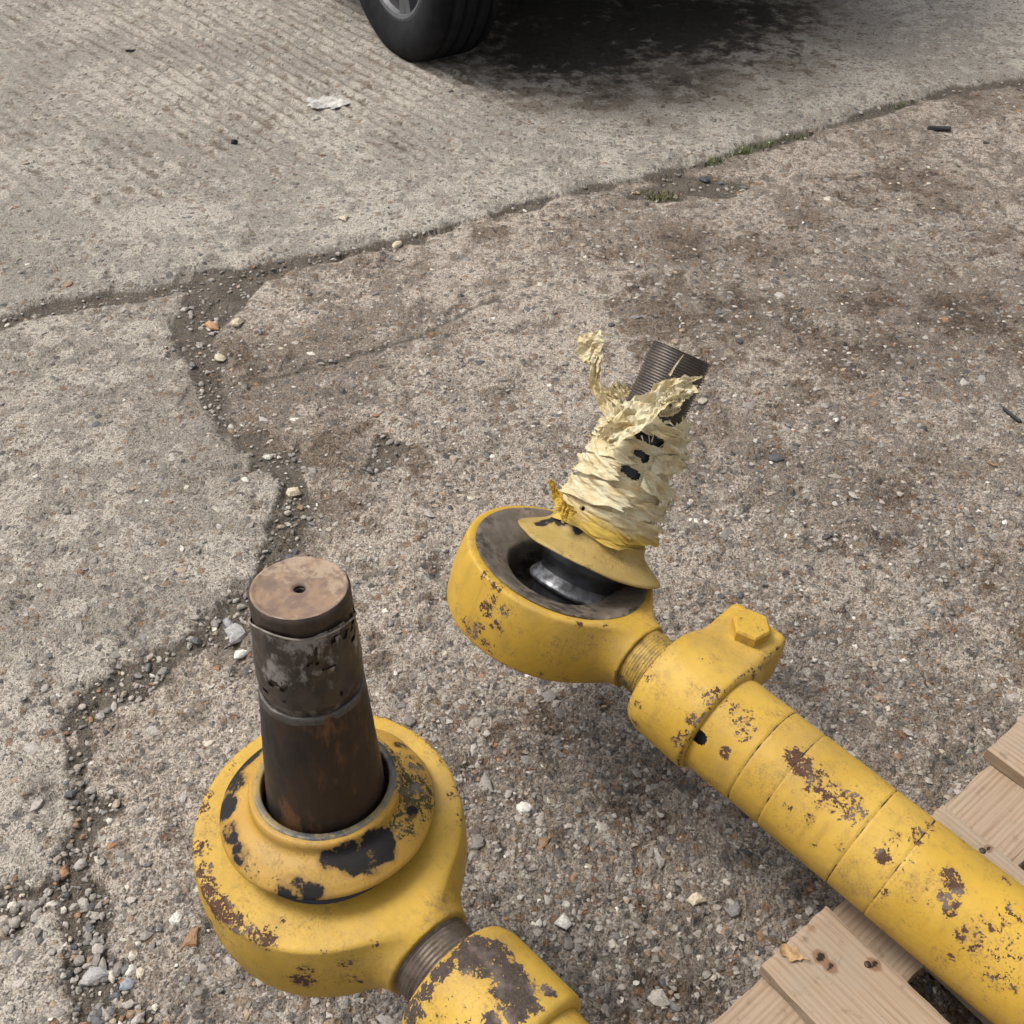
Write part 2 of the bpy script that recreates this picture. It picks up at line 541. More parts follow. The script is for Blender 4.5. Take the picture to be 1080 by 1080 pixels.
def mat_tape():
    q = NT('masking_tape')
    P = q.obj()
    yel = q.attr('paint')
    n1 = q.noise(P, 45, 5, 0.6); n2 = q.noise(P, 260, 5, 0.65)
    col = q.mix(q.step(n1, 0.35, 0.65), (.58, .46, .255), (.66, .60, .43))
    col = q.mix(q.math('MULTIPLY', q.step(n2, 0.55, 0.72), 0.6), col, (.27, .18, .08))
    col = q.mix(q.step(q.math('MULTIPLY_ADD', q.math('SUBTRACT', n1, .5), 0.9, yel), 0.4, 0.75), col, (.52, .35, .07))
    fibm = q.n('Mapping', {'Vector': P, 'Scale': (60, 60, 420)}).outputs[0]
    fb = q.noise(fibm, 1.0, 4, 0.65)
    col = q.mix(1.0, col, q.ramp(fb, [(.3, (.86, .83, .77)), (.5, (1, 1, 1)), (.7, (1.08, 1.15, 1.15))]), 'MULTIPLY')
    q.fin(col, 0.55, 0, q.bump(q.math('ADD', n2, q.math('MULTIPLY', fb, 0.35)), 0.45, 0.0008), 0.25)
    tr = q.n('BsdfTranslucent', {'Color': col})
    mx = q.n('MixShader', {0: 0.22, 1: q.b.outputs[0], 2: tr.outputs[0]})
    q.t.links.new(mx.outputs[0], q.out.inputs['Surface'])
    return q.m


M = {}
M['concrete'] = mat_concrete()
M['stone'] = mat_stone('flint', False)
M['stones'] = mat_stone('flints', True)
M['paint'] = mat_paint('yellow_enamel')
M['paint_old'] = mat_paint('yellow_enamel_greasy', (.42, .27, .055), 0.6)
M['paint_worn'] = mat_paint('yellow_enamel_worn_to_metal', (.455, .275, .028), 0.6, (.070, .052, .042))
M['rusty_pin'] = mat_steel('rusty_pin_steel', (.040, .024, .016), (.017, .014, .014), (.125, .060, .026), 0.48, 0.3, 30, 0.35)
M['greasy_pin'] = mat_steel('greasy_dirty_steel', (.030, .021, .016), (.050, .033, .024), (.115, .095, .08), 0.5, 0.2, 60, 0.5)
M['pin_face'] = mat_steel('sawn_steel_face', (.23, .150, .095), (.15, .10, .075), (.29, .215, .15), 0.65, 0.1, 75)
M['thread'] = mat_steel('oiled_thread_steel', (.085, .070, .060), (.055, .047, .042), (.13, .10, .075), 0.42, 0.45, 60)
M['thread_yellow'] = mat_steel('painted_thread', (.40, .26, .05), (.22, .14, .04), (.10, .07, .04), 0.55, 0.1, 60)
M['grease'] = mat_steel('greased_socket', (.135, .110, .086), (.22, .18, .14), (.055, .046, .038), 0.5, 0.2, 34)
M['black_rubber'] = mat_plain('black_grease', (.010, .010, .012), 0.35, 0, 0.4, 80, 0.001)
M['bright_steel'] = mat_plain('bright_ground_steel', (.13, .133, .142), 0.42, 0.75, 0.7, 70)
M['dark_hole'] = mat_plain('dark_bore', (.012, .011, .010), 0.8)
M['wood'] = mat_wood()
M['tape'] = mat_tape()
M['tyre'] = mat_plain('tyre_rubber', (.0085, .0085, .010), 0.8, 0, 0.35, 25, 0.0006, 0.18)
M['alloy'] = mat_plain('grey_alloy', (.085, .088, .094), 0.5, 0.3, 0.15, 30)
M['car_paint'] = mat_plain('dark_car_paint', (.020, .022, .027), 0.25, 0, 0.1, 5)
M['car_black'] = mat_plain('black_underside', (.008, .008, .009), 0.75, 0, 0.3, 9)
M['glass'] = mat_plain('dark_car_glass', (.015, .017, .02), 0.08, 0, 0.1, 5)
M['lamp'] = mat_plain('lamp_lens', (.35, .05, .04), 0.15, 0, 0.1, 5)
M['grass'] = mat_plain('grass_blade', (.085, .120, .034), 0.7, 0, 0.5, 30)
M['dry_grass'] = mat_plain('dry_grass_blade', (.14, .135, .06), 0.7, 0, 0.4, 30)
M['leaf'] = mat_plain('dry_leaf', (.30, .19, .095), 0.75, 0, 0.45, 140)
M['scrap'] = mat_plain('white_scrap', (.36, .345, .32), 0.85, 0, 0.4, 40)
M['black_bit'] = mat_plain('black_scrap', (.012, .011, .011), 0.6, 0, 0.3, 90)

# ================================================================== GROUND
def wpoly(pts):
    """(px, py, half width px) -> world x, y, half width m"""
    out = []
    for px, py, w in pts:
        p = onz(px, py); q = onz(px + 1, py)
        out.append((p[0], p[1], w * (q[0] - p[0])))
    return np.array(out)


WN = np.array([1, 1, 0.72])
J1 = WN * wpoly([(-260, 425, 12), (-40, 352, 12), (0, 341, 14), (50, 327, 14), (100, 316, 13), (150, 310, 13), (200, 300, 17), (250, 290, 16), (300, 279, 11), (350, 270, 9),
            (420, 254, 8), (480, 237, 7), (540, 220, 6), (600, 204, 5), (650, 193, 5), (700, 184, 7), (745, 171, 7), (800, 154, 5),
            (850, 141, 4), (900, 126, 4), (940, 113, 8), (1000, 97, 9), (1080, 85, 8), (1200, 68, 7), (1500, 30, 7)])
J2 = wpoly([(230, 298, 30), (222, 320, 30), (205, 345, 22), (212, 375, 19), (222, 405, 11), (230, 440, 7), (252, 458, 15), (290, 482, 20), (313, 510, 19),
            (310, 545, 17), (292, 580, 10), (270, 622, 7), (245, 652, 13), (200, 682, 17), (150, 707, 18), (100, 738, 17), (68, 775, 12), (82, 810, 11),
            (92, 850, 15), (84, 890, 15), (86, 930, 17), (98, 980, 22), (108, 1020, 30), (116, 1060, 36), (122, 1110, 36), (130, 1200, 30)])
J3 = wpoly([(80, 925, 10), (40, 945, 13), (0, 965, 15), (-60, 995, 12), (-200, 1040, 10)])
J4 = wpoly([(232, 412, 4), (285, 399, 3), (335, 384, 4), (400, 367, 6), (440, 355, 4), (490, 328, 3), (560, 300, 2)])
PATCH = wpoly([(725, 190, 26), (750, 198, 22), (775, 196, 10)])
PATCH3 = wpoly([(250, 296, 18), (225, 318, 24), (205, 345, 20)])
PATCH4 = wpoly([(405, 462, 9), (402, 480, 13), (385, 492, 6)])
PATCH2 = wpoly([(670, 206, 8), (695, 205, 18), (715, 208, 6)])


def seg_dist(x, y, poly):
    """signed: distance to the polyline minus its local half width"""
    best = np.full(x.shape, 1e9, np.float32)
    for (ax, ay, aw), (bx, by, bw) in zip(poly[:-1], poly[1:]):
        dx, dy = bx - ax, by - ay
        t = np.clip(((x - ax) * dx + (y - ay) * dy) / (dx * dx + dy * dy), 0, 1)
        d = np.hypot(x - ax - t * dx, y - ay - t * dy) - (aw + t * (bw - aw))
        best = np.minimum(best, d)
    return best


# stains, dark patches below the far head, painted shade under the car: pixel centre, radius px, strength ; measured on the ground as round-ish patches
STAINS_SHADE = [(378, 488, 34, 0.42), (405, 470, 26, 0.38), (960, 190, 70, 0.72), (900, 200, 50, 0.67), (1020, 330, 70, 0.72), (985, 215, 45, 0.62), (720, 255, 60, 0.72), (650, 262, 45, 0.57),
          (800, 262, 60, 0.67), (850, 230, 40, 0.62), (930, 360, 60, 0.52), (600, 255, 30, 0.47), (1000, 480, 60, 0.62), (930, 520, 45, 0.67), (900, 560, 50, 0.57), (1060, 610, 60, 0.57),
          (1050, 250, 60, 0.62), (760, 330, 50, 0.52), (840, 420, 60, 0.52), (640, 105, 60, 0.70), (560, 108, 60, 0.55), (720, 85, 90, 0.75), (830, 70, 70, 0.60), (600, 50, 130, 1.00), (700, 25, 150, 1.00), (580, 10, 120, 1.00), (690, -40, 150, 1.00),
          (790, 20, 110, 0.85), (500, 80, 40, 0.50), (870, 45, 50, 0.40), (690, 130, 45, 0.40), (600, 135, 45, 0.30), (150, 165, 14, 0.50), (110, 152, 10, 0.40), (170, 215, 12, 0.45), (270, 232, 14, 0.40), (425, 160, 14, 0.45),
          (600, 760, 45, 0.65), (560, 790, 60, 0.55), (660, 900, 120, 0.34), (600, 960, 120, 0.34), (640, 745, 40, 0.50), (700, 870, 22, 0.80), (730, 880, 30, 0.45), (100, 150, 30, 0.25), (20, 700, 40, 0.15), (110, 565, 18, 0.35), (640, 480, 40, 0.42), (500, 500, 40, 0.25)]
SHADE_OIL = [(600, 50, 130, 1.0), (700, 25, 150, 1.0), (580, 10, 120, 1.0), (690, -40, 150, 1.0), (790, 20, 90, .8), (640, 105, 30, .55), (560, 108, 25, .5), (720, 90, 40, .6), (830, 60, 40, .6)]  # car's shadow painted as near-black blobs, plus smaller oily patches
LIGHT = [(295, 335, 55, .9), (860, 300, 40, .6), (620, 560, 60, .4), (560, 330, 70, .5), (1000, 450, 50, .4), (880, 460, 40, .4), (640, 215, 40, .5), (330, 420, 45, .5)]
EXPO = [(560, 880, 230, .75), (680, 820, 200, .6), (760, 900, 160, .6), (640, 1000, 260, .8), (850, 560, 180, .4), (980, 560, 140, .45), (940, 700, 140, .45), (700, 640, 120, .25),
        (940, 250, 150, .4), (780, 300, 130, .35), (1000, 400, 120, .45), (420, 600, 90, .15), (200, 1000, 110, .35), (520, 470, 120, .25), (350, 420, 80, .15)]


def blobs(x, y, lst):
    a = np.zeros(x.shape, np.float32)
    for px, py, r, s in lst:
        p = onz(px, py); q = onz(px + r, py); rr = q[0] - p[0]
        d2 = ((x - p[0]) / rr) ** 2 + ((y - p[1]) / rr) ** 2
        a = np.maximum(a, s * np.exp(-d2 * 0.9))
    return a


def interp_y(poly, x):
    o = np.argsort(poly[:, 0])
    return np.interp(x, poly[o, 0], poly[o, 1])


GB = {}


def ground(x, y):
    """height and surface masks of the yard at x, y"""
    fine = sstep(2.4, 1.2, y)
    ed = (fbm2(x * 26, y * 26, 4, 5) * fine + fbm2(x * 15, y * 15, 2, 6) * (1 - fine) - 0.5) * 0.05 + (np.abs(fbm2(x * 11, y * 11, 2, 7) - 0.5) * 2 - 0.3) * 0.045 * fine
    edf = (fbm2(x * 120, y * 120, 3, 9) - 0.5) * 0.014 * fine
    near = 1.0 / (1.0 + np.maximum(y - 1.2, 0) * 0.1)
    d1 = seg_dist(x, y, J1); d2 = seg_dist(x, y, J2); d3 = seg_dist(x, y, J3)
    d4 = seg_dist(x, y, J4) + 0.004; d5 = np.minimum(np.minimum(seg_dist(x, y, PATCH), seg_dist(x, y, PATCH2)), np.minimum(seg_dist(x, y, PATCH3), seg_dist(x, y, PATCH4)))
    upper = y > interp_y(J1, x)
    o = np.argsort(J2[:, 1]); x2 = np.interp(y, J2[o, 1], J2[o, 0])
    left = (x < x2) & ~upper
    chunk = left & (y < interp_y(J3, x))
    # broken edge towards the right slab, cleaner towards the left and upper slabs
    soft = np.where(upper, 0.9, np.where(left, 0.75, 1.2))
    d = np.minimum(np.minimum(d1, d2), np.minimum(d3, d5)) + (ed * soft + edf)
    dthin = d4 + ed * 0.35 + edf
    dirt = 1 - sstep(-0.002, 0.007, np.minimum(d, dthin))
    dd = np.minimum(d, dthin + 0.004); wfar = 0.016 * (1 - fine)
    deep = 1 - sstep(-0.014 - wfar, 0.008 + wfar, dd)
    halo = np.exp(-np.maximum(d, 0) / 0.05) * np.where(upper | left, 0.12, 0.38)
    st = blobs(x, y, STAINS_SHADE)
    big = fbm2(x * 2.2, y * 2.2, 5, 21, 0.6)
    right = ~(upper | left)
    st = np.maximum(st, halo); nst = np.clip(np.where(right, 1.5, 0.45) * np.maximum(big - 0.53, 0) * 2.2 + np.where(right, 0.8, 0.3) * np.maximum(fbm2(x * 9, y * 7, 4, 27, 0.6) - 0.52, 0) * 2.2, 0, 0.80)
    st = np.maximum(st, nst)
    st = np.clip(st - blobs(x, y, LIGHT), 0, 1)
    ex = np.clip(blobs(x, y, EXPO) * 1.0 + np.where(right, 0.22, np.where(upper, 0.0, 0.08)), 0, 1)
    bigm = fbm2(x * 3.5, y * 3.5, 5, 23, 0.6)
    tone = np.where(upper, 1.0, np.where(left, 0.72, 0.0)).astype(np.float32)
    z = (fbm2(x * 1.3, y * 1.3, 3, 40) - 0.5) * 0.012
    z += np.where(upper, 0.010, np.where(left, 0.006, 0.0))
    # rounded, crumbled slab edges
    z -= 0.006 * np.exp(-np.maximum(d, 0) / 0.012)
    rough = np.where(upper, 0.6, np.where(left, 0.7, 1.25)) + 0.5 * ex
    z += (fbm2(x * 45, y * 45, 4, 50, 0.6) * fine + fbm2(x * 30, y * 30, 2, 52, 0.6) * (1 - fine) - 0.5) * 0.0075 * rough
    z += (np.abs(fbm2(x * 150, y * 150, 3, 61, 0.6) - 0.5)) * -0.0075 * rough * (0.25 + 0.75 * fine)
    hole = sstep(0.60, 0.72, fbm2(x * 18, y * 18, 4, 70, 0.55)) * np.where(right, 1.0, 0.35 + 0.9 * np.exp(-np.maximum(d, 0) / 0.25))
    z -= hole * 0.006
    # tamped ridges of the far slab
    u = 0.80 * x + 0.60 * y + 0.05 * x * x
    rid = 0.5 + 0.5 * np.sin(u * 2 * math.pi / 0.040 + 2.0 * (fbm2(x * 2, y * 2, 2, 80) - 0.5))
    rmask = sstep(2.2, 2.9, y - 0.25 * x) * (1 - sstep(-0.5, 0.3, x)) * upper
    GB['rid'] = (1 - rid) * rmask
    z += rid * 0.0090 * rmask * (0.35 + 0.65 * sstep(0.35, 0.6, fbm2(x * 2, y * 2, 3, 83))) * (0.5 + fbm2(x * 14, y * 14, 3, 85))
    ex = np.clip(ex + hole * 0.35, 0, 1)
    zd = -0.008 + (fbm2(x * 60, y * 60, 4, 90) - 0.5) * 0.008 + (fbm2(x * 9, y * 9, 2, 91) - 0.5) * 0.008
    z = z * (1 - deep) + np.minimum(zd, z) * deep
    slab = np.where(upper, 1, np.where(chunk, 4, np.where(left, 2, 3)))
    slab = np.where(dirt > 0.55, 0, slab)
    GB['big'] = bigm
    st = np.clip(st + 0.38 * GB['rid'] * (0.4 + fbm2(x * 6, y * 4, 3, 88)), 0, 1)
    GB['oil'] = blobs(x, y, SHADE_OIL)
    return z.astype(np.float32), dirt, st, ex, tone, slab


def build_ground():
    nr, nc = 800, 860
    # rows get coarser with distance, columns fan out: the sheet runs on to the horizon on all sides
    t = np.linspace(0, 1, nr)
    a0, a1 = math.atan2(CAM_H, 0.40), math.atan2(CAM_H, 4.6)
    ys = CAM_H / np.tan(a0 + (a1 - a0) * t)
    ys = np.concatenate([[-40, -12, -4, -1.5, -0.5, 0.0, 0.25, 0.34], ys, [4.75, 5.0, 5.5, 6.3, 7.5, 10, 14, 20, 35, 60, 120]])
    us = np.concatenate([[-60, -20, -7, -3.5, -2.2, -1.6, -1.3, -1.12], np.linspace(-1.05, 1.05, nc), [1.12, 1.3, 1.6, 2.2, 3.5, 7, 20, 60]])
    w = 0.62 + np.clip(ys - 0.40, 0, 4.6) * 0.362
    Y = np.repeat(ys[:, None], len(us), 1); X = us[None] * w[:, None]
    x, y = X.ravel(), Y.ravel()
    z, dirt, st, ex, tone, slab = ground(x, y)
    bigm = GB['big']; shade_oil_m = GB['oil']
    far = np.maximum(np.hypot(x, y - 2) - 6, 0)
    z = np.where(far > 0, -0.004, z)
    v = np.stack([x, y, z], -1)
    m = len(us); n = len(ys)
    i = np.arange(n - 1)[:, None] * m + np.arange(m - 1)[None]
    f = np.stack([i, i + 1, i + m + 1, i + m], -1).reshape(-1, 4)
    fs = np.sort(slab[f], 1)
    fslab = np.where((slab[f] == 0).sum(1) >= 2, 0, fs[:, 2])
    root = None; res = {}
    for k in (0, 3, 1, 2, 4):
        sel = f[fslab == k]
        if not len(sel): continue
        used, inv = np.unique(sel, return_inverse=True)
        me = mesh_np('ground' if k == 0 else 'concrete_slab', v[used], inv.reshape(-1, 4), M['concrete'],
                     attrs={'dirt': dirt[used], 'stain_shade': st[used], 'expo': ex[used], 'tone': tone[used], 'big': bigm[used], 'oil': shade_oil_m[used]})
        if k == 0:
            root = obj('ground', me, kind='structure', label='dark grit and earth filling the joints of the concrete yard')
        else:
            res[k] = obj('concrete_slab', me, root)
            res[k]['label'] = {1: 'pale ridged concrete slab under the car', 2: 'smooth pale concrete slab left of the wide crack',
                               3: 'brown stained concrete slab with exposed flint', 4: 'broken concrete corner at the bottom left'}[k]
    return root, res


GROUND, SLABS = build_ground()


# ---------------------------------------------------------------- stones
def stone_shape(rng, full):
    """low stone: rings of 7, about 40 triangles; full = loose stone, else a cap that sits in the concrete"""
    k = 7
    rings = [(0.45, 0.88), (0.85, 0.52), (1.0, 0.0)] + ([(0.7, -0.6)] if full else [(0.95, -0.7)])
    v = [(0, 0, 1.0)]
    ph = rng.uniform(0, 6)
    lob = [rng.uniform(0.55, 1.3) for _ in range(k)]
    for r, h in rings:
        for a in range(k):
            t = ph + a / k * 6.2832
            rr = r * lob[a] * rng.uniform(0.88, 1.1)
            v.append((rr * math.cos(t), rr * math.sin(t), h + rng.uniform(-.12, .12)))
    f = [(0, 1 + a, 1 + (a + 1) % k) for a in range(k)]
    for q in range(len(rings) - 1):
        for a in range(k):
            p0, p1 = 1 + q * k + a, 1 + q * k + (a + 1) % k
            f += [(p0, p0 + k, p1 + k), (p0, p1 + k, p1)]
    if full:
        v.append((0, 0, -0.85)); b = 1 + (len(rings) - 1) * k
        f += [(b + a, len(v) - 1, b + (a + 1) % k) for a in range(k)]
    return np.array(v), np.array(f)


rng = random.Random(11)
CAPS = [stone_shape(rng, False) for _ in range(14)]
FULL = [stone_shape(rng, True) for _ in range(10)]
nrg = np.random.default_rng(4)


def hidden_px(px, py):
    """places the rods and the pallet cover"""
    if 195 < px < 500 and 740 < py < 1050: return True
    if 400 < px < 610 and 960 < py: return True
    if 250 < px < 405 and 575 < py < 900: return True
    if 475 < px < 700 and 545 < py < 730: return True
    t = (px - 660) * .62 - (py - 690) * .785
    s = (px - 660) * .785 + (py - 690) * .62
    if s > 0 and abs(t) < 85: return True
    if px + py * 0.95 > 1770: return True
    if 580 < px < 755 and 345 < py < 570: return True
    if py < 70 and px > 370: return True
    return False


def to_px(x, y, z):
    w = np.stack([x, y, z], -1) - cC
    d = w @ cD
    return 540 + CAM_F * w[:, 0] / d, 540 - CAM_F * (w @ cU) / d, d


def scol():
    """most flints are close to the paste in colour, a few are cream, orange or near black"""
    t = rng.random()
    if t < .6:
        k = rng.uniform(.12, .34); return (k * 1.06, k * .95, k * .84)
    return pal(rng.random() ** 1.25)


def scatter():
    N = 110000
    t = nrg.random(N)
    y = 0.40 + 2.9 * t ** 1.7
    w = 0.62 + (y - 0.40) * 0.362
    x = (nrg.random(N) * 2 - 1) * w
    z, dirt, st, ex, tone, slab = ground(x, y)
    r = 0.0020 * np.exp(np.abs(nrg.normal(0, 0.60, N))) + 0.0003
    r = np.minimum(r, np.where(dirt > 0.6, 0.0085, 0.0115))
    p_keep = np.where(dirt > 0.6, 0.32, (np.where(slab == 3, 0.20, 0.07) + 0.20 * ex) * np.where(r > .006, .45, 1) * np.interp(y, [.4, .9, 1.6], [.38, .62, 1]))
    p_keep = np.where(slab == 1, 0.04, p_keep); p_keep = np.where((slab == 2) | (slab == 4), 0.09, p_keep)
    keep = nrg.random(N) < p_keep
    px, py, d = to_px(x, y, z)
    size = 2 * r / d * CAM_F
    keep &= size > 3.2
    I = np.nonzero(keep)[0]
    inpic = np.array([2 < px[i] < 1078 and 2 < py[i] < 1078 and not hidden_px(px[i], py[i]) for i in I])
    order = I[np.argsort(-(size[I] * inpic))]
    big = {}
    for i in order:
        s = int(slab[i])
        if s in SLABS and len(big.setdefault(s, [])) < {3: 190, 2: 55, 1: 20, 4: 20}[s] and sum(map(len, big.values())) < 285:
            big[s].append(i)
    bigset = set(i for l in big.values() for i in l)
    cap_me = []
    for k, (v, f) in enumerate(CAPS):
        cap_me.append(mesh_np('stone', v, f, M['stone'], smooth=False))
    for s, l in big.items():
        for i in l:
            o = bpy.data.objects.new('stone', rng.choice(cap_me))
            COL.objects.link(o); o.parent = SLABS[s]
            o.location = (x[i], y[i], z[i] + r[i] * rng.uniform(-.05, .06))
            o.rotation_euler = (rng.uniform(-.3, .3), rng.uniform(-.3, .3), rng.uniform(0, 6.28))
            e = rng.uniform(.75, 1.45)
            o.scale = (r[i] * e, r[i] / e ** .5, r[i] * rng.uniform(.16, .42))
            o.color = (*scol(), 1)
    # the rest: embedded grit per slab and loose gravel in the joints
    groups = {0: [], 1: [], 2: [], 3: [], 4: []}
    for i in I:
        if i not in bigset: groups[int(slab[i])].append(i)
    for s, l in groups.items():
        vs, fs, cs, n = [], [], [], 0
        for i in l:
            v, f = (FULL if s == 0 else CAPS)[rng.randrange(10)]
            a = rng.uniform(0, 6.28); e = rng.uniform(.75, 1.4)
            q = v * np.array([r[i] * e, r[i] / e ** .5, r[i] * (rng.uniform(.35, .7) if s == 0 else rng.uniform(.16, .42))])
            ca, sa = math.cos(a), math.sin(a)
            q = np.stack([q[:, 0] * ca - q[:, 1] * sa, q[:, 0] * sa + q[:, 1] * ca, q[:, 2] + 0.3 * q[:, 0] * rng.uniform(-1, 1)], -1)
            q += (x[i], y[i], z[i] + r[i] * (rng.uniform(.1, .4) if s == 0 else rng.uniform(-.08, .05)))
            vs.append(q); fs.append(f + n); n += len(v)
            c = scol()
            cs.append(np.tile((*c, 1), (len(v), 1)))
        if not vs: continue
        me = mesh_np('gravel', np.concatenate(vs), np.concatenate(fs), M['stones'], smooth=False, colattrs={'scol': np.concatenate(cs)})
        if s == 0:
            obj('gravel', me, GROUND, kind='stuff', label='small loose gravel lying in the dirt of the joints')
        else:
            obj('embedded_grit', me, SLABS[s], kind='stuff')


scatter()
# ================================================================== TIE RODS
def pick(v, mw, px, py):
    """point of a mesh (local) that shows at a pixel of the photo"""
    A = np.array(mw)
    w = v @ A[:3, :3].T + A[:3, 3] - cC
    d = w @ cD
    qx = 540 + CAM_F * w[:, 0] / d; qy = 540 - CAM_F * (w @ cU) / d
    e = np.hypot(qx - px, qy - py)
    c = np.nonzero(e < max(5.0, e.min() + 1.0))[0]
    return v[c[np.argmin(d[c])]]


def spots(v, mw, lst, base=None):
    a = np.zeros(len(v)) if base is None else base.copy()
    for px, py, r, s in lst:
        c = pick(v, mw, px, py)
        a = np.maximum(a, s * np.exp(-(((v - c) ** 2).sum(1) / (1.7 * r * r)) ** 2))
    return a


def paint_mesh(name, v, f, mat, mw, wear=(), dark=(), wbase=None):
    return mesh_np(name, v, f, mat, attrs={'wear': spots(v, mw, wear, wbase), 'dark': spots(v, mw, dark)})


def sd_head(hz, cavity, nz, R=0.1235):
    def fn(x, y, z):
        r = np.hypot(x, y)
        d = sd_cyl(r + 0.0045 * (z / hz) ** 2, z, R, hz, 0.0042)
        rad = np.interp(x, [0.06, 0.115, 0.15, 0.2], [0.0400, 0.0405, 0.0425, 0.0425])
        dn = np.maximum(np.maximum(np.hypot(y, z - nz) - rad, x - (0.142 if cavity else 0.137)), -x)
        d = smax(smin(d, dn, 0.036), np.abs(z) - hz, 0.004)
        if cavity:
            cr = np.interp(z, [-0.02, 0.022, 0.028, 0.046, 0.08], [0.061, 0.061, 0.065, 0.107, 0.187])
            d = smax(d, -np.maximum(r - cr, -0.02 - z), 0.002)
        return d
    return fn


def threads(r, x0, x1, pitch, depth, seg=96):
    prof = []
    x = x0
    while x < x1:
        prof += [(r - depth, x), (r, x + pitch * .38), (r, x + pitch * .55)]
        x += pitch
    prof.append((r - depth, x1))
    return prof


CAP_PROF = dens([(.080, -.001), (.0925, .0), (.0945, .0025), (.0935, .006), (.089, .0115), (.081, .0175), (.074, .0215), (.0705, .0235), (.069, .026), (.0685, .034),
                 (.0670, .0365), (.0625, .0368), (.0590, .0345), (.0585, .020), (.0585, .002), (.080, -.001)], .0022)


def clamp_sdf(x0, x1, R, lug):
    """split clamp ring on the tube axis; lug = (cos, sin) direction in local yz, or None"""
    def fn(x, y, z):
        xc, hx = (x0 + x1) / 2, (x1 - x0) / 2
        r = np.hypot(y, z)
        Rx = np.interp(x, [x0, x0 + .018, x1], [R - .006, R, R + .002])
        d = sd_cyl(r - (Rx - R), x - xc, R, hx, 0.007)
        if lug is not None:
            c, s = lug
            L = y * c + z * s; B = -y * s + z * c
            q = [np.abs(x - xc - .004) - (hx - .016), np.abs(L - .062) - .044, np.abs(B - .014) - .026]
            o = np.sqrt(sum(np.maximum(k, 0) ** 2 for k in q)) + np.minimum(np.maximum(np.maximum(q[0], q[1]), q[2]), 0) - .012
            d = smin(d, o, .016)
        d = smax(d, -(r - (R - .010)), .002)
        return d
    return fn


def hexbolt(r, h):
    th = np.arange(6) / 6 * 2 * math.pi + 0.3
    ring = lambda rr, z: np.stack([rr * np.cos(th), rr * np.sin(th), np.full(6, z)], -1)
    v = np.concatenate([ring(r, 0), ring(r, h * .86), ring(r * .9, h), ring(0.3 * r, h)])
    f = [(k * 6 + i, k * 6 + (i + 1) % 6, k * 6 + 6 + (i + 1) % 6, k * 6 + 6 + i) for k in range(3) for i in range(6)]
    return v, np.array(f), np.array([[18, 19, 20], [18, 20, 21], [18, 21, 22], [18, 22, 23]])


# ---------------------------------------------------------------- near rod: bare rusty pin standing upright
P0 = cC + ray(346, 864) * 0.958
nx = Vector((.69, -.722, -.02)).normalized()
nz = Vector((.0, .01, 1))
MN = frame(Vector(P0) - nz.normalized() * .048, nx, nz)
near = empty('tie_rod', MN, 'yellow steering rod with a bare rusty upright pin, nearest the camera', 'steering rod', 'steering rods on the pallet')

v, f = surface_nets(sd_head(.048, False, 0.0, .1262), (-.13, -.13, -.055), (.15, .13, .055), .0025)
r = np.hypot(v[:, 0], v[:, 1])
wb = .20 * np.exp(-((v[:, 2] + .046) / .006) ** 2) * (r > .10) + .27 * np.exp(-((r - .1215) / .004) ** 2) * (v[:, 2] > .034) * sstep(.03, -.04, v[:, 0] - .4 * v[:, 1])
me = paint_mesh('head', v, f, M['paint'], MN, [
    (209, 892, .010, .36), (212, 915, .010, .38), (216, 935, .012, .42), (228, 958, .014, .44), (243, 969, .010, .42), (262, 979, .009, .36), (283, 986, .010, .40),
    (206, 849, .010, .36), (213, 832, .010, .30), (235, 806, .010, .26), (320, 1026, .008, .36), (317, 1039, .012, .42), (377, 1037, .010, .32), (368, 1020, .006, .36),
    (243, 1017, .010, .32), (215, 975, .010, .36), (222, 990, .008, .34), (483, 830, .010, .30), (488, 860, .008, .28), (470, 800, .008, .25), (300, 965, .004, .32), (398, 996, .005, .30), (346, 1005, .004, .3)], wbase=wb)
obj('head', me, near)

pa = Vector((.019, .114, .993)).normalized()
pin_l = (MN.to_3x3().inverted() @ pa)
v, f = lathe([(.0800, .040), (.0800, .0495), (.0700, .0510), (.0680, .0750), (.060, .0770)], 120)
obj('gap_shade_plug', mesh_np('gap_shade_plug', v, f, M['black_rubber']), near)  # near-black plug added to keep the gap under the cap dark
v, f = lathe([(r_ + (.0028 if r_ > .075 else 0), h_) for r_, h_ in CAP_PROF], 180)
capm = frame_z(pin_l * .0590, pin_l)
v = v + 0.0015 * (vn3(v[:, 0] * 40, v[:, 1] * 40, v[:, 2] * 40, 3)[:, None] - .5) * np.array([1, 1, 1.2])
rr = np.hypot(v[:, 0], v[:, 1])
M['cap'] = mat_paint('dust_cap_enamel', (.38, .215, .032), 0.95, (.070, .060, .022))
me = paint_mesh('dust_cap', v, f, M['cap'], MN @ capm,
                [(421, 795, .022, .36), (437, 830, .026, .40), (430, 868, .014, .36), (440, 800, .012, .36), (262, 915, .010, .26), (290, 930, .010, .24)],
                [(388, 896, 0.0156, 0.68), (402, 890, 0.0130, 0.66), (372, 902, 0.0143, 0.68), (352, 908, 0.0104, 0.56), (240, 826, 0.0169, 0.62), (233, 852, 0.0130, 0.64), (238, 878, 0.0104, 0.56), (252, 898, 0.0091, 0.58), (247, 800, 0.0130, 0.56),
                 (262, 785, 0.0117, 0.56), (300, 938, 0.0130, 0.48), (325, 945, 0.0117, 0.51), (425, 782, 0.0078, 0.56), (436, 850, 0.0078, 0.46)])
cap = obj('dust_cap', me, near, capm)
v, f = lathe(dens([(.0562, .022), (.0564, .0362), (.0574, .0380), (.0618, .0381), (.0640, .0362), (.0650, .033)], .002), 160)
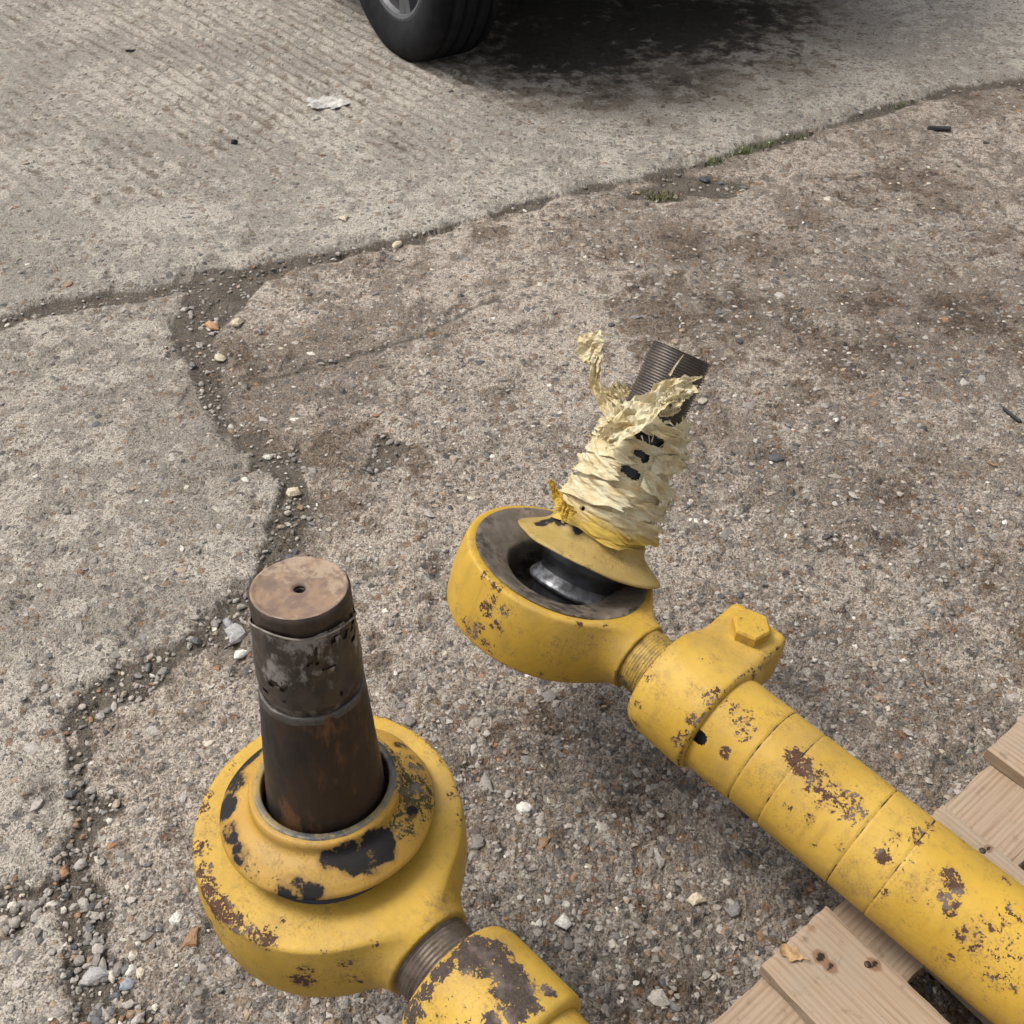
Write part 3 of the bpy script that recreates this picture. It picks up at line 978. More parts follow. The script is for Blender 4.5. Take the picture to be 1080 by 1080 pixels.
M['grey_lip'] = mat_steel('grey_lip', (.11, .105, .085), (.27, .185, .055), (.040, .046, .056), 0.5, 0.1, 34)
obj('lip', mesh_np('lip', v, f, M['grey_lip']), cap)

pa = Vector((.019, .114, .993)).normalized()
pin_l = (MN.to_3x3().inverted() @ pa)
PM = frame_z(pin_l * -.016, pin_l)
prof = dens([(.0575, .03), (.0560, .06), (.0435, .2355), (.0420, .2385), (.0405, .2388)], .0025)
v, f = lathe(prof, 160)
v[:, :2] *= (1 + .012 * (vn3(v[:, 0] * 55, v[:, 1] * 55, v[:, 2] * 40, 18) - .5) + .010 * (vn3(v[:, 0] * 200, v[:, 1] * 200, v[:, 2] * 160, 19) - .5))[:, None]
pin = obj('pin', mesh_np('pin', v, f, M['rusty_pin']), near, PM)
prof = dens([(.0405, .2375), (.0405, .243), (.0412, .246), (.0415, .262), (.0405, .285), (.0392, .300), (.0388, .325), (.0392, .329), (.0390, .3365), (.0370, .3395)], .003)
v, f = lathe(prof, 140)
nn = vn3(v[:, 0] * 90, v[:, 1] * 90, v[:, 2] * 110, 8) - .5 + .6 * (vn3(v[:, 0] * 260, v[:, 1] * 260, v[:, 2] * 260, 9) - .5)
k = np.where(v[:, 2] < .327, 1, .15)
v[:, :2] *= (1 + nn * .06 * k)[:, None]
me = mesh_np('pin_end', v, f, M['greasy_pin'])
pend = obj('pin_end', me, pin)
v, f = lathe(dens([(.0438, .2320), (.0436, .2362), (.0424, .2388), (.0405, .2390)], .0015), 120)
wv_ = vn3(v[:, 0] * 70, v[:, 1] * 70, v[:, 2] * 0, 91) - .5
v[:, :2] *= (1 + .022 * wv_)[:, None]; v[:, 2] += .004 * wv_
obj('shoulder', mesh_np('shoulder', v, f, mat_steel('edge_highlight', (.085, .075, .068), (.05, .042, .036), (.14, .125, .11), 0.45, 0.4, 60)), pin)  # highlight along the step's edge, put in as a lighter steel colour
tt = np.linspace(0, 2 * math.pi, 121)
sr = .0408; sh = .3095 + .016 * np.cos(tt - 5.5) + .003 * np.sin(3 * tt)
ringv = []
for a_ in np.linspace(0, 2 * math.pi, 7)[:-1]:
    ringv.append(np.stack([(sr + .0009 * math.cos(a_)) * np.cos(tt), (sr + .0009 * math.cos(a_)) * np.sin(tt), sh + .0009 * math.sin(a_)], -1))
ringv = np.stack(ringv, 1)[:-1].reshape(-1, 3)
ii = np.arange(120)[:, None]; jj = np.arange(6)[None]
rf_ = np.stack([ii * 6 + jj, ii * 6 + (jj + 1) % 6, ((ii + 1) % 120) * 6 + (jj + 1) % 6, ((ii + 1) % 120) * 6 + jj], -1).reshape(-1, 4)
obj('string', mesh_np('string', ringv, rf_, mat_plain('dirty_string', (.20, .175, .15), .8, 0, .4, 150)), pin)
v, f = lathe(dens([(.0374, .3390), (.0362, .3398), (.0335, .3388), (.020, .3382), (.0065, .3388), (.0050, .3378), (.0036, .3345)], .0015), 140)
v[:, 2] += .0009 * (vn3(v[:, 0] * 120, v[:, 1] * 120, v[:, 2] * 0, 28) - .5) + .0012 * (vn3(v[:, 0] * 35, v[:, 1] * 35, v[:, 2] * 0, 29) - .5)
obj('end_face', mesh_np('end_face', v, f, M['pin_face']), pin)
v, f = lathe([(.0042, .3370), (.0034, .332), (.0004, .330)], 32)
obj('centre_hole', mesh_np('centre_hole', v, f, M['dark_hole']), pin)
# torn film of old tape round the pin end
th = np.linspace(0, 2 * math.pi, 181)[:-1]; hh = np.linspace(.248, .324, 40)
T, Hh = np.meshgrid(th, hh)
cx, sx = np.cos(T), np.sin(T)
wob = vn3(cx * 4 + 9, sx * 4, Hh * 120, 31)
top = .312 + .016 * np.cos(T - 5.6) + (vn3(cx * 5, sx * 5, 0 * T, 33) - .5) * .012
rad = np.interp(Hh, [.243, .262, .285, .300, .325], [.0418, .0420, .0411, .0400, .0396]) + wob * .0016 + .0014 * sstep(-.006, .0, Hh - top) * np.maximum(np.cos(T - 5.6), 0)
X = np.stack([rad * cx, rad * sx, Hh], -1).reshape(-1, 3)
i = np.arange(39)[:, None] * 180; j = np.arange(180)[None]
F = np.stack([i + j, i + (j + 1) % 180, i + 180 + (j + 1) % 180, i + 180 + j], -1).reshape(-1, 4)
cen = X[F].mean(1); ctop = top.reshape(-1)[F].mean(1)
hol = vn3(cen[:, 0] * 95, cen[:, 1] * 95, cen[:, 2] * 70, 41) + .5 * vn3(cen[:, 0] * 260, cen[:, 1] * 260, cen[:, 2] * 260, 42)
keep = (cen[:, 2] < ctop) & (hol > .40)
lipk = (np.abs(cen[:, 2] - ctop) < .0035)
F = F[(keep | (lipk & (hol > .4))) & (cen[:, 2] < ctop)]
M['film'] = mat_steel('dirty_film', (.026, .020, .016), (.048, .035, .027), (.20, .18, .165), 0.36, 0.0, 55, 0.7)
obj('tape_residue', mesh_np('tape_residue', X, F, M['film']), pin)

v, f = lathe(threads(.0395, .130, .190, .0042, .0026), 120, 'x')
obj('thread', mesh_np('thread', v, f, mat_steel('worn_thread', (.13, .10, .075), (.075, .055, .042), (.20, .165, .12), 0.42, 0.45, 60)), near)
v, f = surface_nets(clamp_sdf(.168, .265, .0635, None), (.155, -.075, -.075), (.275, .075, .075), .0022)
me = paint_mesh('clamp', v, f, M['paint_worn'], MN, [
    (500, 1000, .018, .50), (520, 1010, .016, .46), (535, 1025, .016, .5), (545, 1040, .018, .5), (552, 1052, .014, .5), (527, 1000, .012, .46), (470, 1015, .008, .45), (460, 1025, .008, .46), (445, 1045, .008, .45),
    (435, 1060, .010, .45), (428, 1072, .012, .45), (480, 1060, .025, .20), (500, 1050, .02, .19), (582, 1042, .007, .45), (540, 1068, .008, .5), (520, 1075, .009, .45), (480, 1000, .008, .42)])
obj('clamp', me, near)
v, f = lathe(dens([(.0560, .235), (.0560, .52)], .004) + [(.0560, 1.05), (.03, 1.06), (0.001, 1.06)], 160, 'x')
obj('tube', paint_mesh('tube', v, f, M['paint'], MN, []), near)

# ---------------------------------------------------------------- far rod: pin wrapped in torn masking tape, swung over
Pa = onz(759, 761, .235); Pb = onz(1077, 1017, .205)
fx = Vector(Pb - Pa).normalized()
side = Vector((.772, .636, 0))
roll = R_(21)
fz = Vector((0, 0, 1)) * math.cos(roll) + side * math.sin(roll)
MF = frame(Vector(Pa) - fx * .262, fx, fz)
far = empty('tie_rod', MF, 'long yellow steering rod whose pin is wrapped in torn masking tape', 'steering rod', 'steering rods on the pallet')

HZ = -.006     # the eye hangs a little below the tube axis
v, f = surface_nets(sd_head(.046, True, .006), (-.13, -.13, -.055), (.16, .13, .055), .0025)
r = np.hypot(v[:, 0], v[:, 1])
headm = Matrix.Translation((0, 0, HZ))
wb = .20 * np.exp(-((v[:, 2] + .044) / .006) ** 2) * (r > .10) + .12 * np.exp(-((v[:, 2] - .045) / .003) ** 2)
me = paint_mesh('head', v, f, M['paint'], MF @ headm, [
    (521, 617, .009, .36), (510, 603, .009, .30), (508, 643, .010, .40), (501, 663, .010, .36), (521, 663, .010, .32), (528, 648, .008, .32), (494, 668, .012, .36), (510, 683, .012, .30), (516, 632, .008, .3),
    (614, 658, .005, .42), (594, 720, .010, .28), (485, 655, .008, .32), (650, 715, .006, .3), (640, 655, .004, .3), (570, 715, .006, .3)], [], wb)
head = obj('head', me, far, headm)
v, f = lathe(dens([(.1100, .0467), (.1072, .0466), (.1020, .0452), (.0850, .0378), (.0640, .0288), (.0600, .022), (.0600, -.015), (.060, -.0175), (.001, -.0180)], .004), 140)
v[:, 2] += .0016 * (vn3(v[:, 0] * 60, v[:, 1] * 60, v[:, 2] * 60, 5) - .5)
obj('socket', mesh_np('socket', v, f, M['grease']), head)

ax = Vector((.400, .489, .774)).normalized()
ax_l = MF.to_3x3().inverted() @ ax
PF = frame_z(Vector((.019, .018, HZ)) - ax_l.normalized() * .016, ax_l)
v, f = lathe(dens([(.001, -.052), (.02, -.048), (.040, -.034), (.050, -.012), (.0500, .004), (.0490, .020), (.0500, .027)], .004), 120)
fpin_v, fpin_f = lathe(dens([(.0545, .052), (.0560, .06), (.0435, .2355), (.0415, .2385), (.036, .2388), (.036, .262)], .004), 120)
fpin = obj('pin', mesh_np('pin', fpin_v, fpin_f, M['black_rubber']), far, PF)
obj('ball', mesh_np('ball', v, f, M['black_rubber']), fpin)
v, f = lathe(dens([(.0500, .0200), (.0575, .0235), (.0588, .0265), (.0575, .0300), (.0500, .0405)], .0015), 140)
obj('ball_rim', mesh_np('ball_rim', v, f, M['bright_steel']), fpin)
v, f = lathe(dens([(.0502, .0400), (.0498, .046), (.0515, .075), (.0530, .085)], .003), 120)
v[:, :2] *= (1 + .02 * (vn3(v[:, 0] * 70, v[:, 1] * 70, v[:, 2] * 90, 77) - .5))[:, None]
obj('seal', mesh_np('seal', v, f, M['black_rubber']), fpin)
v, f = lathe(threads(.0376, .238, .339, .0034, .0024) + [(.0366, .3402)], 110)
thr = obj('threaded_end', mesh_np('threaded_end', v, f, M['thread']), fpin)
v, f = lathe(dens([(.0368, .3400), (.035, .3406), (.006, .3400), (.004, .336), (.0002, .335)], .003), 80)
obj('end_face', mesh_np('end_face', v, f, M['greasy_pin']), fpin)

v, f = lathe(dens([(.086, .0020), (.0940, .0), (.0952, .0014), (.0935, .0042), (.083, .0100), (.071, .0165), (.0635, .0225), (.0605, .0280), (.0600, .0340), (.0580, .0358), (.0552, .0345), (.0550, .006), (.086, .0020)], .0022), 180)
v = v + 0.002 * (vn3(v[:, 0] * 35, v[:, 1] * 35, v[:, 2] * 35, 13)[:, None] - .5)
cm = PF @ Matrix.Translation((0, 0, .073))
M['cap_dusty'] = mat_paint('dusty_cap_enamel', (.335, .235, .070), 1.0, (.070, .060, .022))
me = paint_mesh('dust_cap', v, f, M['cap_dusty'], MF @ cm,
                [(590, 590, .012, .22), (620, 598, .012, .22), (560, 560, .012, .2)],
                [(575, 546, .012, .62), (590, 545, .012, .6), (610, 550, .010, .6), (630, 557, .010, .55), (650, 564, .010, .5), (668, 568, .010, .6), (545, 548, .008, .4), (585, 580, .006, .35), (600, 590, .006, .35), (630, 585, .004, .35)])
obj('dust_cap', me, far, cm)

v, f = lathe(threads(.0385, .136, .19, .0036, .0018), 120, 'x')
obj('thread', mesh_np('thread', v, f, M['thread_yellow']), far)

# clamp with its lug and bolt
Lw = Vector((.715, .699, .0)); Ll = MF.to_3x3().inverted() @ Lw
lug = np.array([Ll.y, Ll.z]); lug = lug / np.linalg.norm(lug)
v, f = surface_nets(clamp_sdf(.176, .262, .0665, lug), (.165, -.125, -.125), (.275, .125, .125), .0022)
rx = np.hypot(v[:, 1], v[:, 2])
wb = .33 * np.exp(-((v[:, 0] - .2590) / .0028) ** 2) * (np.hypot(v[:, 1], v[:, 2]) > .062) + .22 * np.exp(-((v[:, 0] - .180) / .004) ** 2)
me = paint_mesh('clamp', v, f, M['paint'], MF, [(752, 728, .008, .34), (742, 735, .008, .34), (725, 760, .008, .36), (717, 775, .008, .36), (711, 788, .008, .36), (666, 765, .008, .36),
                (668, 745, .006, .34), (680, 715, .006, .32), (800, 712, .008, .34), (806, 705, .006, .3), (712, 750, .012, .18), (745, 690, .01, .18)], [], wb)
clamp = obj('clamp', me, far)
Bl = Vector((0, -lug[1], lug[0]))
bm_ = frame_z(Vector((.225, 0, 0)) + Vector((0, lug[0], lug[1])) * .086 + Bl * .0510, Bl)
v, q, t = hexbolt(.0225, .017)
me = mesh_np('bolt', v, [q, t], M['paint'], smooth=False, attrs={'wear': np.where(np.arange(len(v)) > 5, .17, .05), 'dark': np.zeros(len(v))})
obj('bolt', me, clamp, bm_)

# tube, with turned rings and a slot end beside the clamp
RT = .0605
ring_px = [(795, 788), (825, 815), (905, 876), (944, 912)]
v, f = lathe(dens([(RT, .255), (RT, .70)], .0016) + [(RT, 1.15), (.03, 1.16), (.001, 1.16)], 300, 'x')
rings = [pick(v, MF, *p)[0] for p in ring_px]
for k, xr in enumerate(rings):
    g = np.exp(-((v[:, 0] - xr) / .0011) ** 2)
    v[:, 1:] *= (1 - .022 * g)[:, None]
band = (v[:, 0] > rings[0]) & (v[:, 0] < rings[1])
v[:, 1:] *= np.where(band, .992, 1)[:, None]
band = (v[:, 0] > rings[2]) & (v[:, 0] < rings[3])
v[:, 1:] *= np.where(band, .994, 1)[:, None]
wb = np.zeros(len(v))
for xr in rings: wb = np.maximum(wb, .12 * np.exp(-((v[:, 0] - xr) / .002) ** 2))
wb = np.maximum(wb, .10 * sstep(rings[3], rings[3] + .02, v[:, 0]))
CH = [(772, 743, .009, .30), (787, 752, .011, .30), (763, 735, .008, .30), (785, 769, .009, .30), (760, 795, .007, .42), (793, 762, .007, .3), (778, 757, .007, .28), (768, 752, .005, .3),
      (838, 793, .011, .44), (846, 803, .012, .44), (857, 820, .012, .36), (866, 812, .010, .32), (878, 833, .013, .34), (895, 841, .015, .34), (904, 856, .010, .34), (885, 850, .010, .30), (849, 863, .007, .27), (853, 888, .006, .3), (827, 850, .006, .29), (860, 845, .008, .27),
      (880, 892, .006, .28), (927, 901, .008, .44), (942, 880, .009, .30), (935, 890, .006, .32), (972, 875, .009, .34), (965, 880, .008, .32), (1002, 920, .009, .44), (1003, 932, .009, .46), (1000, 956, .007, .46), (993, 940, .006, .40), (1006, 948, .006, .4),
      (1040, 995, .026, .27), (1049, 1029, .020, .27), (1066, 960, .014, .28), (965, 930, .030, .19), (1010, 985, .008, .36), (998, 1010, .004, .40), (1024, 1000, .006, .36), (1046, 1030, .005, .36), (928, 943, .006, .33), (960, 950, .004, .3), (1070, 1000, .012, .25), (1020, 880, .006, .3), (1064, 925, .006, .34), (985, 868, .008, .3)]
slot = pick(v, MF, 731, 776)
cen = v[f].mean(1)
ang = np.arctan2(cen[:, 2], cen[:, 1]) - math.atan2(slot[2], slot[1])
ang = (ang + math.pi) % (2 * math.pi) - math.pi
dx = np.maximum(np.abs(cen[:, 0] - slot[0] + .008) - .012, 0)
f = f[~((np.hypot(dx, ang * RT) < .0075))]
me = paint_mesh('tube', v, f, M['paint'], MF, CH, [], wb)
dk = np.zeros(len(v))
for xr in rings: dk = np.maximum(dk, .50 * np.exp(-((v[:, 0] - xr) / .0009) ** 2))
me.attributes['dark'].data.foreach_set('value', dk.astype(np.float32))
tube = obj('tube', me, far)
v, f = lathe([(RT - .007, .262), (RT - .007, .33)], 96, 'x')
obj('slot_bore', mesh_np('slot_bore', v, f, M['dark_hole']), tube)

# ---- torn masking tape on the far pin
MP = MF @ PF
th = np.linspace(0, 2 * math.pi, 301)[:-1]; hh = np.linspace(.096, .292, 190)
T, Hh = np.meshgrid(th, hh); cx, sx = np.cos(T), np.sin(T)
pr = np.interp(Hh, [.05, .2355, .24, .34], [.0568, .0435, .0385, .0385])
s = Hh / .027 + T / (2 * math.pi) + 1.6 * (vn3(cx * 2.2, sx * 2.2, Hh * 22, 51) - .5)
saw = s - np.floor(s)
c1 = np.abs(vn3(cx * 1.6 + 4, sx * 1.6, Hh * 62 + 2.2 * cx + 1.5 * sx, 52) - .5) * 2
c2 = np.abs(vn3(cx * 3.0, sx * 3.0, Hh * 150 + 3 * sx, 53) - .5) * 2
c3 = vn3(cx * 1.6, sx * 1.6, Hh * 38, 54)
rad = pr + .0008 + .0024 * saw ** 2 + .0048 * c3 + .0038 * c1 + .0010 * c2 + .004 * sstep(.20, .245, Hh) * (1 - sstep(.26, .29, Hh))
X = np.stack([rad * cx, rad * sx, Hh], -1).reshape(-1, 3)
nT = 300
i = np.arange(len(hh) - 1)[:, None] * nT; j = np.arange(nT)[None]
F = np.stack([i + j, i + (j + 1) % nT, i + nT + (j + 1) % nT, i + nT + j], -1).reshape(-1, 4)
cen = X[F].mean(1)
edge = .262 + .022 * (vn3(cen[:, 0] * 70, cen[:, 1] * 70, 0 * cen[:, 0], 60) - .5) + .012 * (vn3(cen[:, 0] * 260, cen[:, 1] * 260, 0 * cen[:, 0], 61) - .5)
low = .1005 + .010 * vn3(cen[:, 0] * 60, cen[:, 1] * 60, 0 * cen[:, 0], 62)
keep = (cen[:, 2] < edge) & (cen[:, 2] > low)
HOLES = []
for px, py, a, b in [(672, 462, .009, .0055), (686, 467, .0100, .0062), (699, 472, .0060, .0055), (672, 483, .0070, .0044), (683, 487, .005, .006), (658, 493, .0070, .0050), (670, 499, .0080, .0062), (698, 444, .006, .003), (612, 536, .004, .003), (596, 540, .003, .003)]:
    c = pick(X, MP, px, py)
    HOLES.append((math.atan2(c[1], c[0]), c[2], a, b))


def torn(cen):
    """True where the tape is torn through to the pin"""
    out = np.zeros(len(cen), bool)
    w = .35 * (vn3(cen[:, 0] * 300, cen[:, 1] * 300, cen[:, 2] * 300, 66) - .5)
    for a0, h0, a, b in HOLES:
        da = np.arctan2(cen[:, 1], cen[:, 0]) - a0; da = (da + math.pi) % (2 * math.pi) - math.pi
        out |= ((da * .05 / a) ** 2 + ((cen[:, 2] - h0) / b) ** 2 + w * 2) < 1
    return out


keep &= ~torn(cen)
pt = np.clip(1.15 - (X[:, 2] - .10) / .055, 0, 1)
tape = obj('tape_wrap', mesh_np('tape_wrap', X, F[keep], M['tape'], attrs={'paint': pt}), far, PF)
tape['label'] = 'cream masking tape wound round the pin, torn and frayed'


def ribbon(pts, seed, crumple=.006, n=36, m=12, ragged=.25, paint=0.0):
    """a torn strip of tape: (px, py, depth, width m, twist) control points; built in the pin's frame"""
    pts = np.array(pts, float)
    t = np.linspace(0, len(pts) - 1, n)
    C = np.stack([np.interp(t, np.arange(len(pts)), pts[:, k]) for k in range(5)], -1)
    for _ in range(3):
        C[1:-1] = (C[:-2] + 2 * C[1:-1] + C[2:]) / 4
    W = np.stack([cC + ray(c[0], c[1]) * c[2] for c in C])
    tan = np.gradient(W, axis=0); tan /= np.linalg.norm(tan, axis=1)[:, None]
    view = W - cC; view /= np.linalg.norm(view, axis=1)[:, None]
    sd = np.cross(tan, view); sd /= np.linalg.norm(sd, axis=1)[:, None]
    nr = np.cross(sd, tan)
    tw = C[:, 4]
    sd2 = sd * np.cos(tw)[:, None] + nr * np.sin(tw)[:, None]
    nr2 = np.cross(sd2, tan)
    u = np.linspace(-.5, .5, m)
    k = np.arange(n) * .35
    wl = C[:, 3] * (1 + ragged * (vn2(k, k * 0 + seed, seed) - .5) * 2); wr = C[:, 3] * (1 + ragged * (vn2(k * 1.3, k * 0 + seed + 5, seed + 3) - .5) * 2)
    wu = np.where(u[None] < 0, wl[:, None] * u[None], wr[:, None] * u[None])
    kk, uu = np.repeat(k[:, None], m, 1), np.repeat(u[None], n, 0)
    jr = np.random.default_rng(seed)
    nz_ = (np.abs(fbm2(kk * 1.0 + uu * 3, uu * 4 + kk * .3, 3, seed + 20) - .5) * 5 - .8 + (jr.random(kk.shape) - .5) * .18) * crumple
    curl = -((u[None] * 2) ** 2) * crumple * .8
    V = W[:, None] + sd2[:, None] * wu[..., None] + nr2[:, None] * (nz_ + curl)[..., None]
    inv = np.array((MP).inverted())
    V = V.reshape(-1, 3) @ inv[:3, :3].T + inv[:3, 3]
    i = np.arange(n - 1)[:, None] * m + np.arange(m - 1)[None]
    Fq = np.stack([i, i + 1, i + m + 1, i + m], -1).reshape(-1, 4)
    return mesh_np('tape_strip', V, Fq, M['tape'], smooth=False, attrs={'paint': np.full(len(V), paint)})


def wrap_strip(a0, h0, arc, rise, width, lift, seed, n=64, m=18):
    """a layer of tape laid round the pin whose end has come loose; a0 is measured from the side the lens sees"""
    t = np.linspace(0, 1, n)[:, None]; u = np.linspace(-.5, .5, m)[None]
    A = PHI0 + a0 + arc * (t - .5) + 0 * u
    tear = (vn2(u * 14 + seed, u * 0, seed) - .5) * .25 + (vn2(u * 40 + seed, u * 0, seed + 1) - .5) * .15
    A = A + tear * arc * sstep(.6, 1.0, t) * .6
    wv = 1 + .35 * (vn2(t * 7, t * 0 + seed, seed + 2) - .5)
    Hs = h0 + rise * (t - .5) + u * width * wv
    pr_ = np.interp(Hs, [.05, .2355, .24, .34], [.0568, .0435, .0385, .0385])
    fold = np.abs(fbm2(t * 6 + u * 3, u * 2.2 + t * 1.5, 2, seed + 6) - .5) * 3.6 + np.abs(fbm2(t * 3 + u * 9, u * 3 - t * 4, 2, seed + 8) - .5) * 1.0
    Rr = pr_ + .0070 + .0045 * fold + lift * sstep(.45, 1.0, t) ** 2 + .003 * np.abs(u) * 2
    V = np.stack([Rr * np.cos(A), Rr * np.sin(A), Hs], -1).reshape(-1, 3)
    i = np.arange(n - 1)[:, None] * m + np.arange(m - 1)[None]
    Fq = np.stack([i, i + 1, i + m + 1, i + m], -1).reshape(-1, 4)
    Fq = Fq[~torn(V[Fq].mean(1))]
    return mesh_np('tape_strip', V, Fq, M['tape'], smooth=True, attrs={'paint': np.clip(1.1 - (V[:, 2] - .10) / .05, 0, 1)})


cl = MP.inverted() @ Vector(cC)
PHI0 = math.atan2(cl.y, cl.x)
DZ = 1.235; DF = 1.178
STR = [
    ([(655, 447, DZ - .02, .022, 0), (642, 428, DZ, .018, .3), (631, 408, DZ, .014, .5), (628, 392, DZ, .012, .2), (627, 378, DZ, .024, -.2), (622, 366, DZ, .032, .3), (619, 352, DZ, .030, .1)], .006, .35),
    ([(642, 468, DF + .02, .018, .2), (655, 453, DF + .01, .030, .3), (675, 439, DF, .034, .5), (698, 424, DF, .030, .4), (716, 412, DF, .026, .2), (730, 404, DF, .020, 0)], .008, .35),
    ([(700, 415, DF, .020, .2), (714, 424, DF, .016, .4), (722, 420, DF, .008, .6), (731, 416, DF, .003, .8)], .004, .3),
    ([(690, 428, DF, .020, .2), (703, 436, DF, .014, .5), (712, 436, DF, .006, .5), (718, 432, DF, .002, .4)], .004, .3),
    ([(720, 403, DF, .010, .2), (730, 401, DF, .006, .4), (741, 398, DF, .002, .6)], .002, .2),
    ([(716, 410, DF, .010, .2), (728, 409, DF, .005, .4), (736, 408, DF, .001, .6)], .002, .2),
    ([(706, 396, DF + .01, .003, 0), (712, 386, DF + .01, .002, 0), (721, 374, DF + .01, .001, 0)], .0005, .1),
    ([(603, 545, DZ - .03, .020, .2), (594, 533, DZ - .03, .016, .4), (587, 520, DZ - .02, .009, .2), (580, 506, DZ - .02, .006, 0)], .004, .3),
    ([(640, 422, DF + .03, .030, .2), (652, 415, DF + .025, .026, .4), (662, 410, DF + .025, .012, .2)], .006, .3),
    ([(628, 357, DZ, .006, .2), (634, 352, DZ, .003, .4), (646, 355, DZ, .001, .6)], .001, .2),
]
for k, (pts, cr, rg) in enumerate(STR):
    obj('tape_strip', ribbon(pts, 100 + 7 * k, cr, 36, 12, rg, .8 if k == 7 else .15), tape)
for k, a in enumerate([(.2, .125, 2.6, .018, .030, .006), (-.5, .118, 2.2, -.010, .024, .004), (-.7, .150, 1.9, .020, .026, .008), (.8, .155, 1.5, .015, .022, .005), (-.9, .178, 1.5, .018, .024, .006),
                       (.9, .185, 1.1, -.012, .020, .005), (-.75, .206, 1.5, .014, .024, .007), (.95, .218, 1.0, .016, .022, .005), (-.6, .232, 1.4, .020, .026, .010), (1.0, .240, 1.0, .008, .018, .004),
                       (-1.2, .225, 1.0, .02, .022, .012), (.1, .243, 1.2, .02, .018, .010)]):
    obj('tape_strip', wrap_strip(*a, 300 + 11 * k), tape)

# frayed paper fibres standing off the wrap
rg = random.Random(77)
vs, fs = [], []
for _ in range(110):
    a_ = PHI0 + rg.uniform(-2.0, 2.0); h_ = rg.uniform(.125, .262)
    r0 = float(np.interp(h_, [.05, .2355, .24, .34], [.0568, .0435, .0385, .0385])) + .012
    r0 -= .004
    base = np.array([r0 * math.cos(a_), r0 * math.sin(a_), h_])
    tang = np.array([-math.sin(a_), math.cos(a_), 0]); out = np.array([math.cos(a_), math.sin(a_), 0]); up_ = np.array([0, 0, 1.0])
    d1_ = tang * rg.uniform(-1, 1) + up_ * rg.uniform(-.8, .8); d1_ /= np.linalg.norm(d1_)
    L_ = rg.uniform(.006, .022); w_ = rg.uniform(.0005, .0022); sd_ = np.cross(d1_, out)
    i0 = len(vs)
    for q_ in (0, .5, 1):
        c_ = base + d1_ * L_ * q_ + out * (rg.uniform(-.002, .004) + q_ * q_ * L_ * rg.uniform(.1, .6))
        for sg in (-1, 1): vs.append(c_ + sd_ * sg * w_ * (1 - .8 * q_))
    fs += [(i0, i0 + 1, i0 + 3, i0 + 2), (i0 + 2, i0 + 3, i0 + 5, i0 + 4)]
vs = np.array(vs)
obj('frayed_fibres', mesh_np('frayed_fibres', vs, np.array(fs), M['tape'], attrs={'paint': np.full(len(vs), .15)}), tape, kind='stuff')

# ================================================================== PALLET
PZ = .152
A0 = onz(803, 1018, PZ); eC = onz(1050, 790, PZ)
e = Vector(eC - A0); e.z = 0; e.normalize()
b = Vector((e.y, -e.x, 0))
MPAL = frame((A0[0], A0[1], 0), b, (0, 0, 1))
pal_ob = empty('pallet', MPAL, 'rough wooden pallet under the two yellow rods', 'pallet')


def plank(L, Wd, Hh_, nxs, nys, seed):
    """sawn board: fine grid top with slightly waney edges"""
    xs = np.linspace(0, L, nxs); ys_ = np.linspace(0, Wd, nys)
    def sheet(z):
        X, Y = np.meshgrid(xs, ys_, indexing='ij')
        ed = 1.0 * ((np.arange(nys) == 0) | (np.arange(nys) == nys - 1))[None] + 0 * X
        ex_ = 1.0 * ((np.arange(nxs) == 0) | (np.arange(nxs) == nxs - 1))[:, None] + 0 * X
        wy = (fbm2(X * 30, Y * 0 + seed + z * 100, 3, seed) - .5) * .004
        wx = (fbm2(Y * 160, X * 0 + seed, 3, seed + 4) - .5) * .004
        Z = z - np.sign(z - .001) * np.maximum(ed, ex_) * .0014 + (fbm2(X * 8, Y * 40, 2, seed + 2) - .5) * .0016
        return np.stack([X + wx * ex_, Y + wy * ed, Z], -1).reshape(-1, 3)
    top, bot = sheet(Hh_), sheet(0)
    i = np.arange(nxs - 1)[:, None] * nys + np.arange(nys - 1)[None]
    ft = np.stack([i, i + nys, i + nys + 1, i + 1], -1).reshape(-1, 4)
    n = len(top)
    per = [k * nys for k in range(nxs)] + [(nxs - 1) * nys + k for k in range(1, nys)] + [k * nys + nys - 1 for k in range(nxs - 2, -1, -1)] + [k for k in range(nys - 2, 0, -1)]
    per = np.array(per); nx_ = np.roll(per, -1)
    fsd = np.stack([per, per + n, nx_ + n, nx_], -1)[:, ::-1]
    return np.concatenate([top, bot]), np.concatenate([ft, ft[:, ::-1] + n, fsd])


def add_plank(name, x, y, z, L, Wd, Hh_, seed, rot=0, knots=(), dense=False):
    v, f = plank(L, Wd, Hh_, 150 if dense else 40, 26 if dense else 8, seed)
    ml = Matrix.Translation((x, y, z)) @ Matrix.Rotation(rot, 4, 'Z')
    kn = spots(v, MPAL @ ml, knots)
    me = mesh_np(name, v, f, M['wood'], smooth=False, attrs={'knot': kn})
    return obj(name, me, pal_ob, ml)


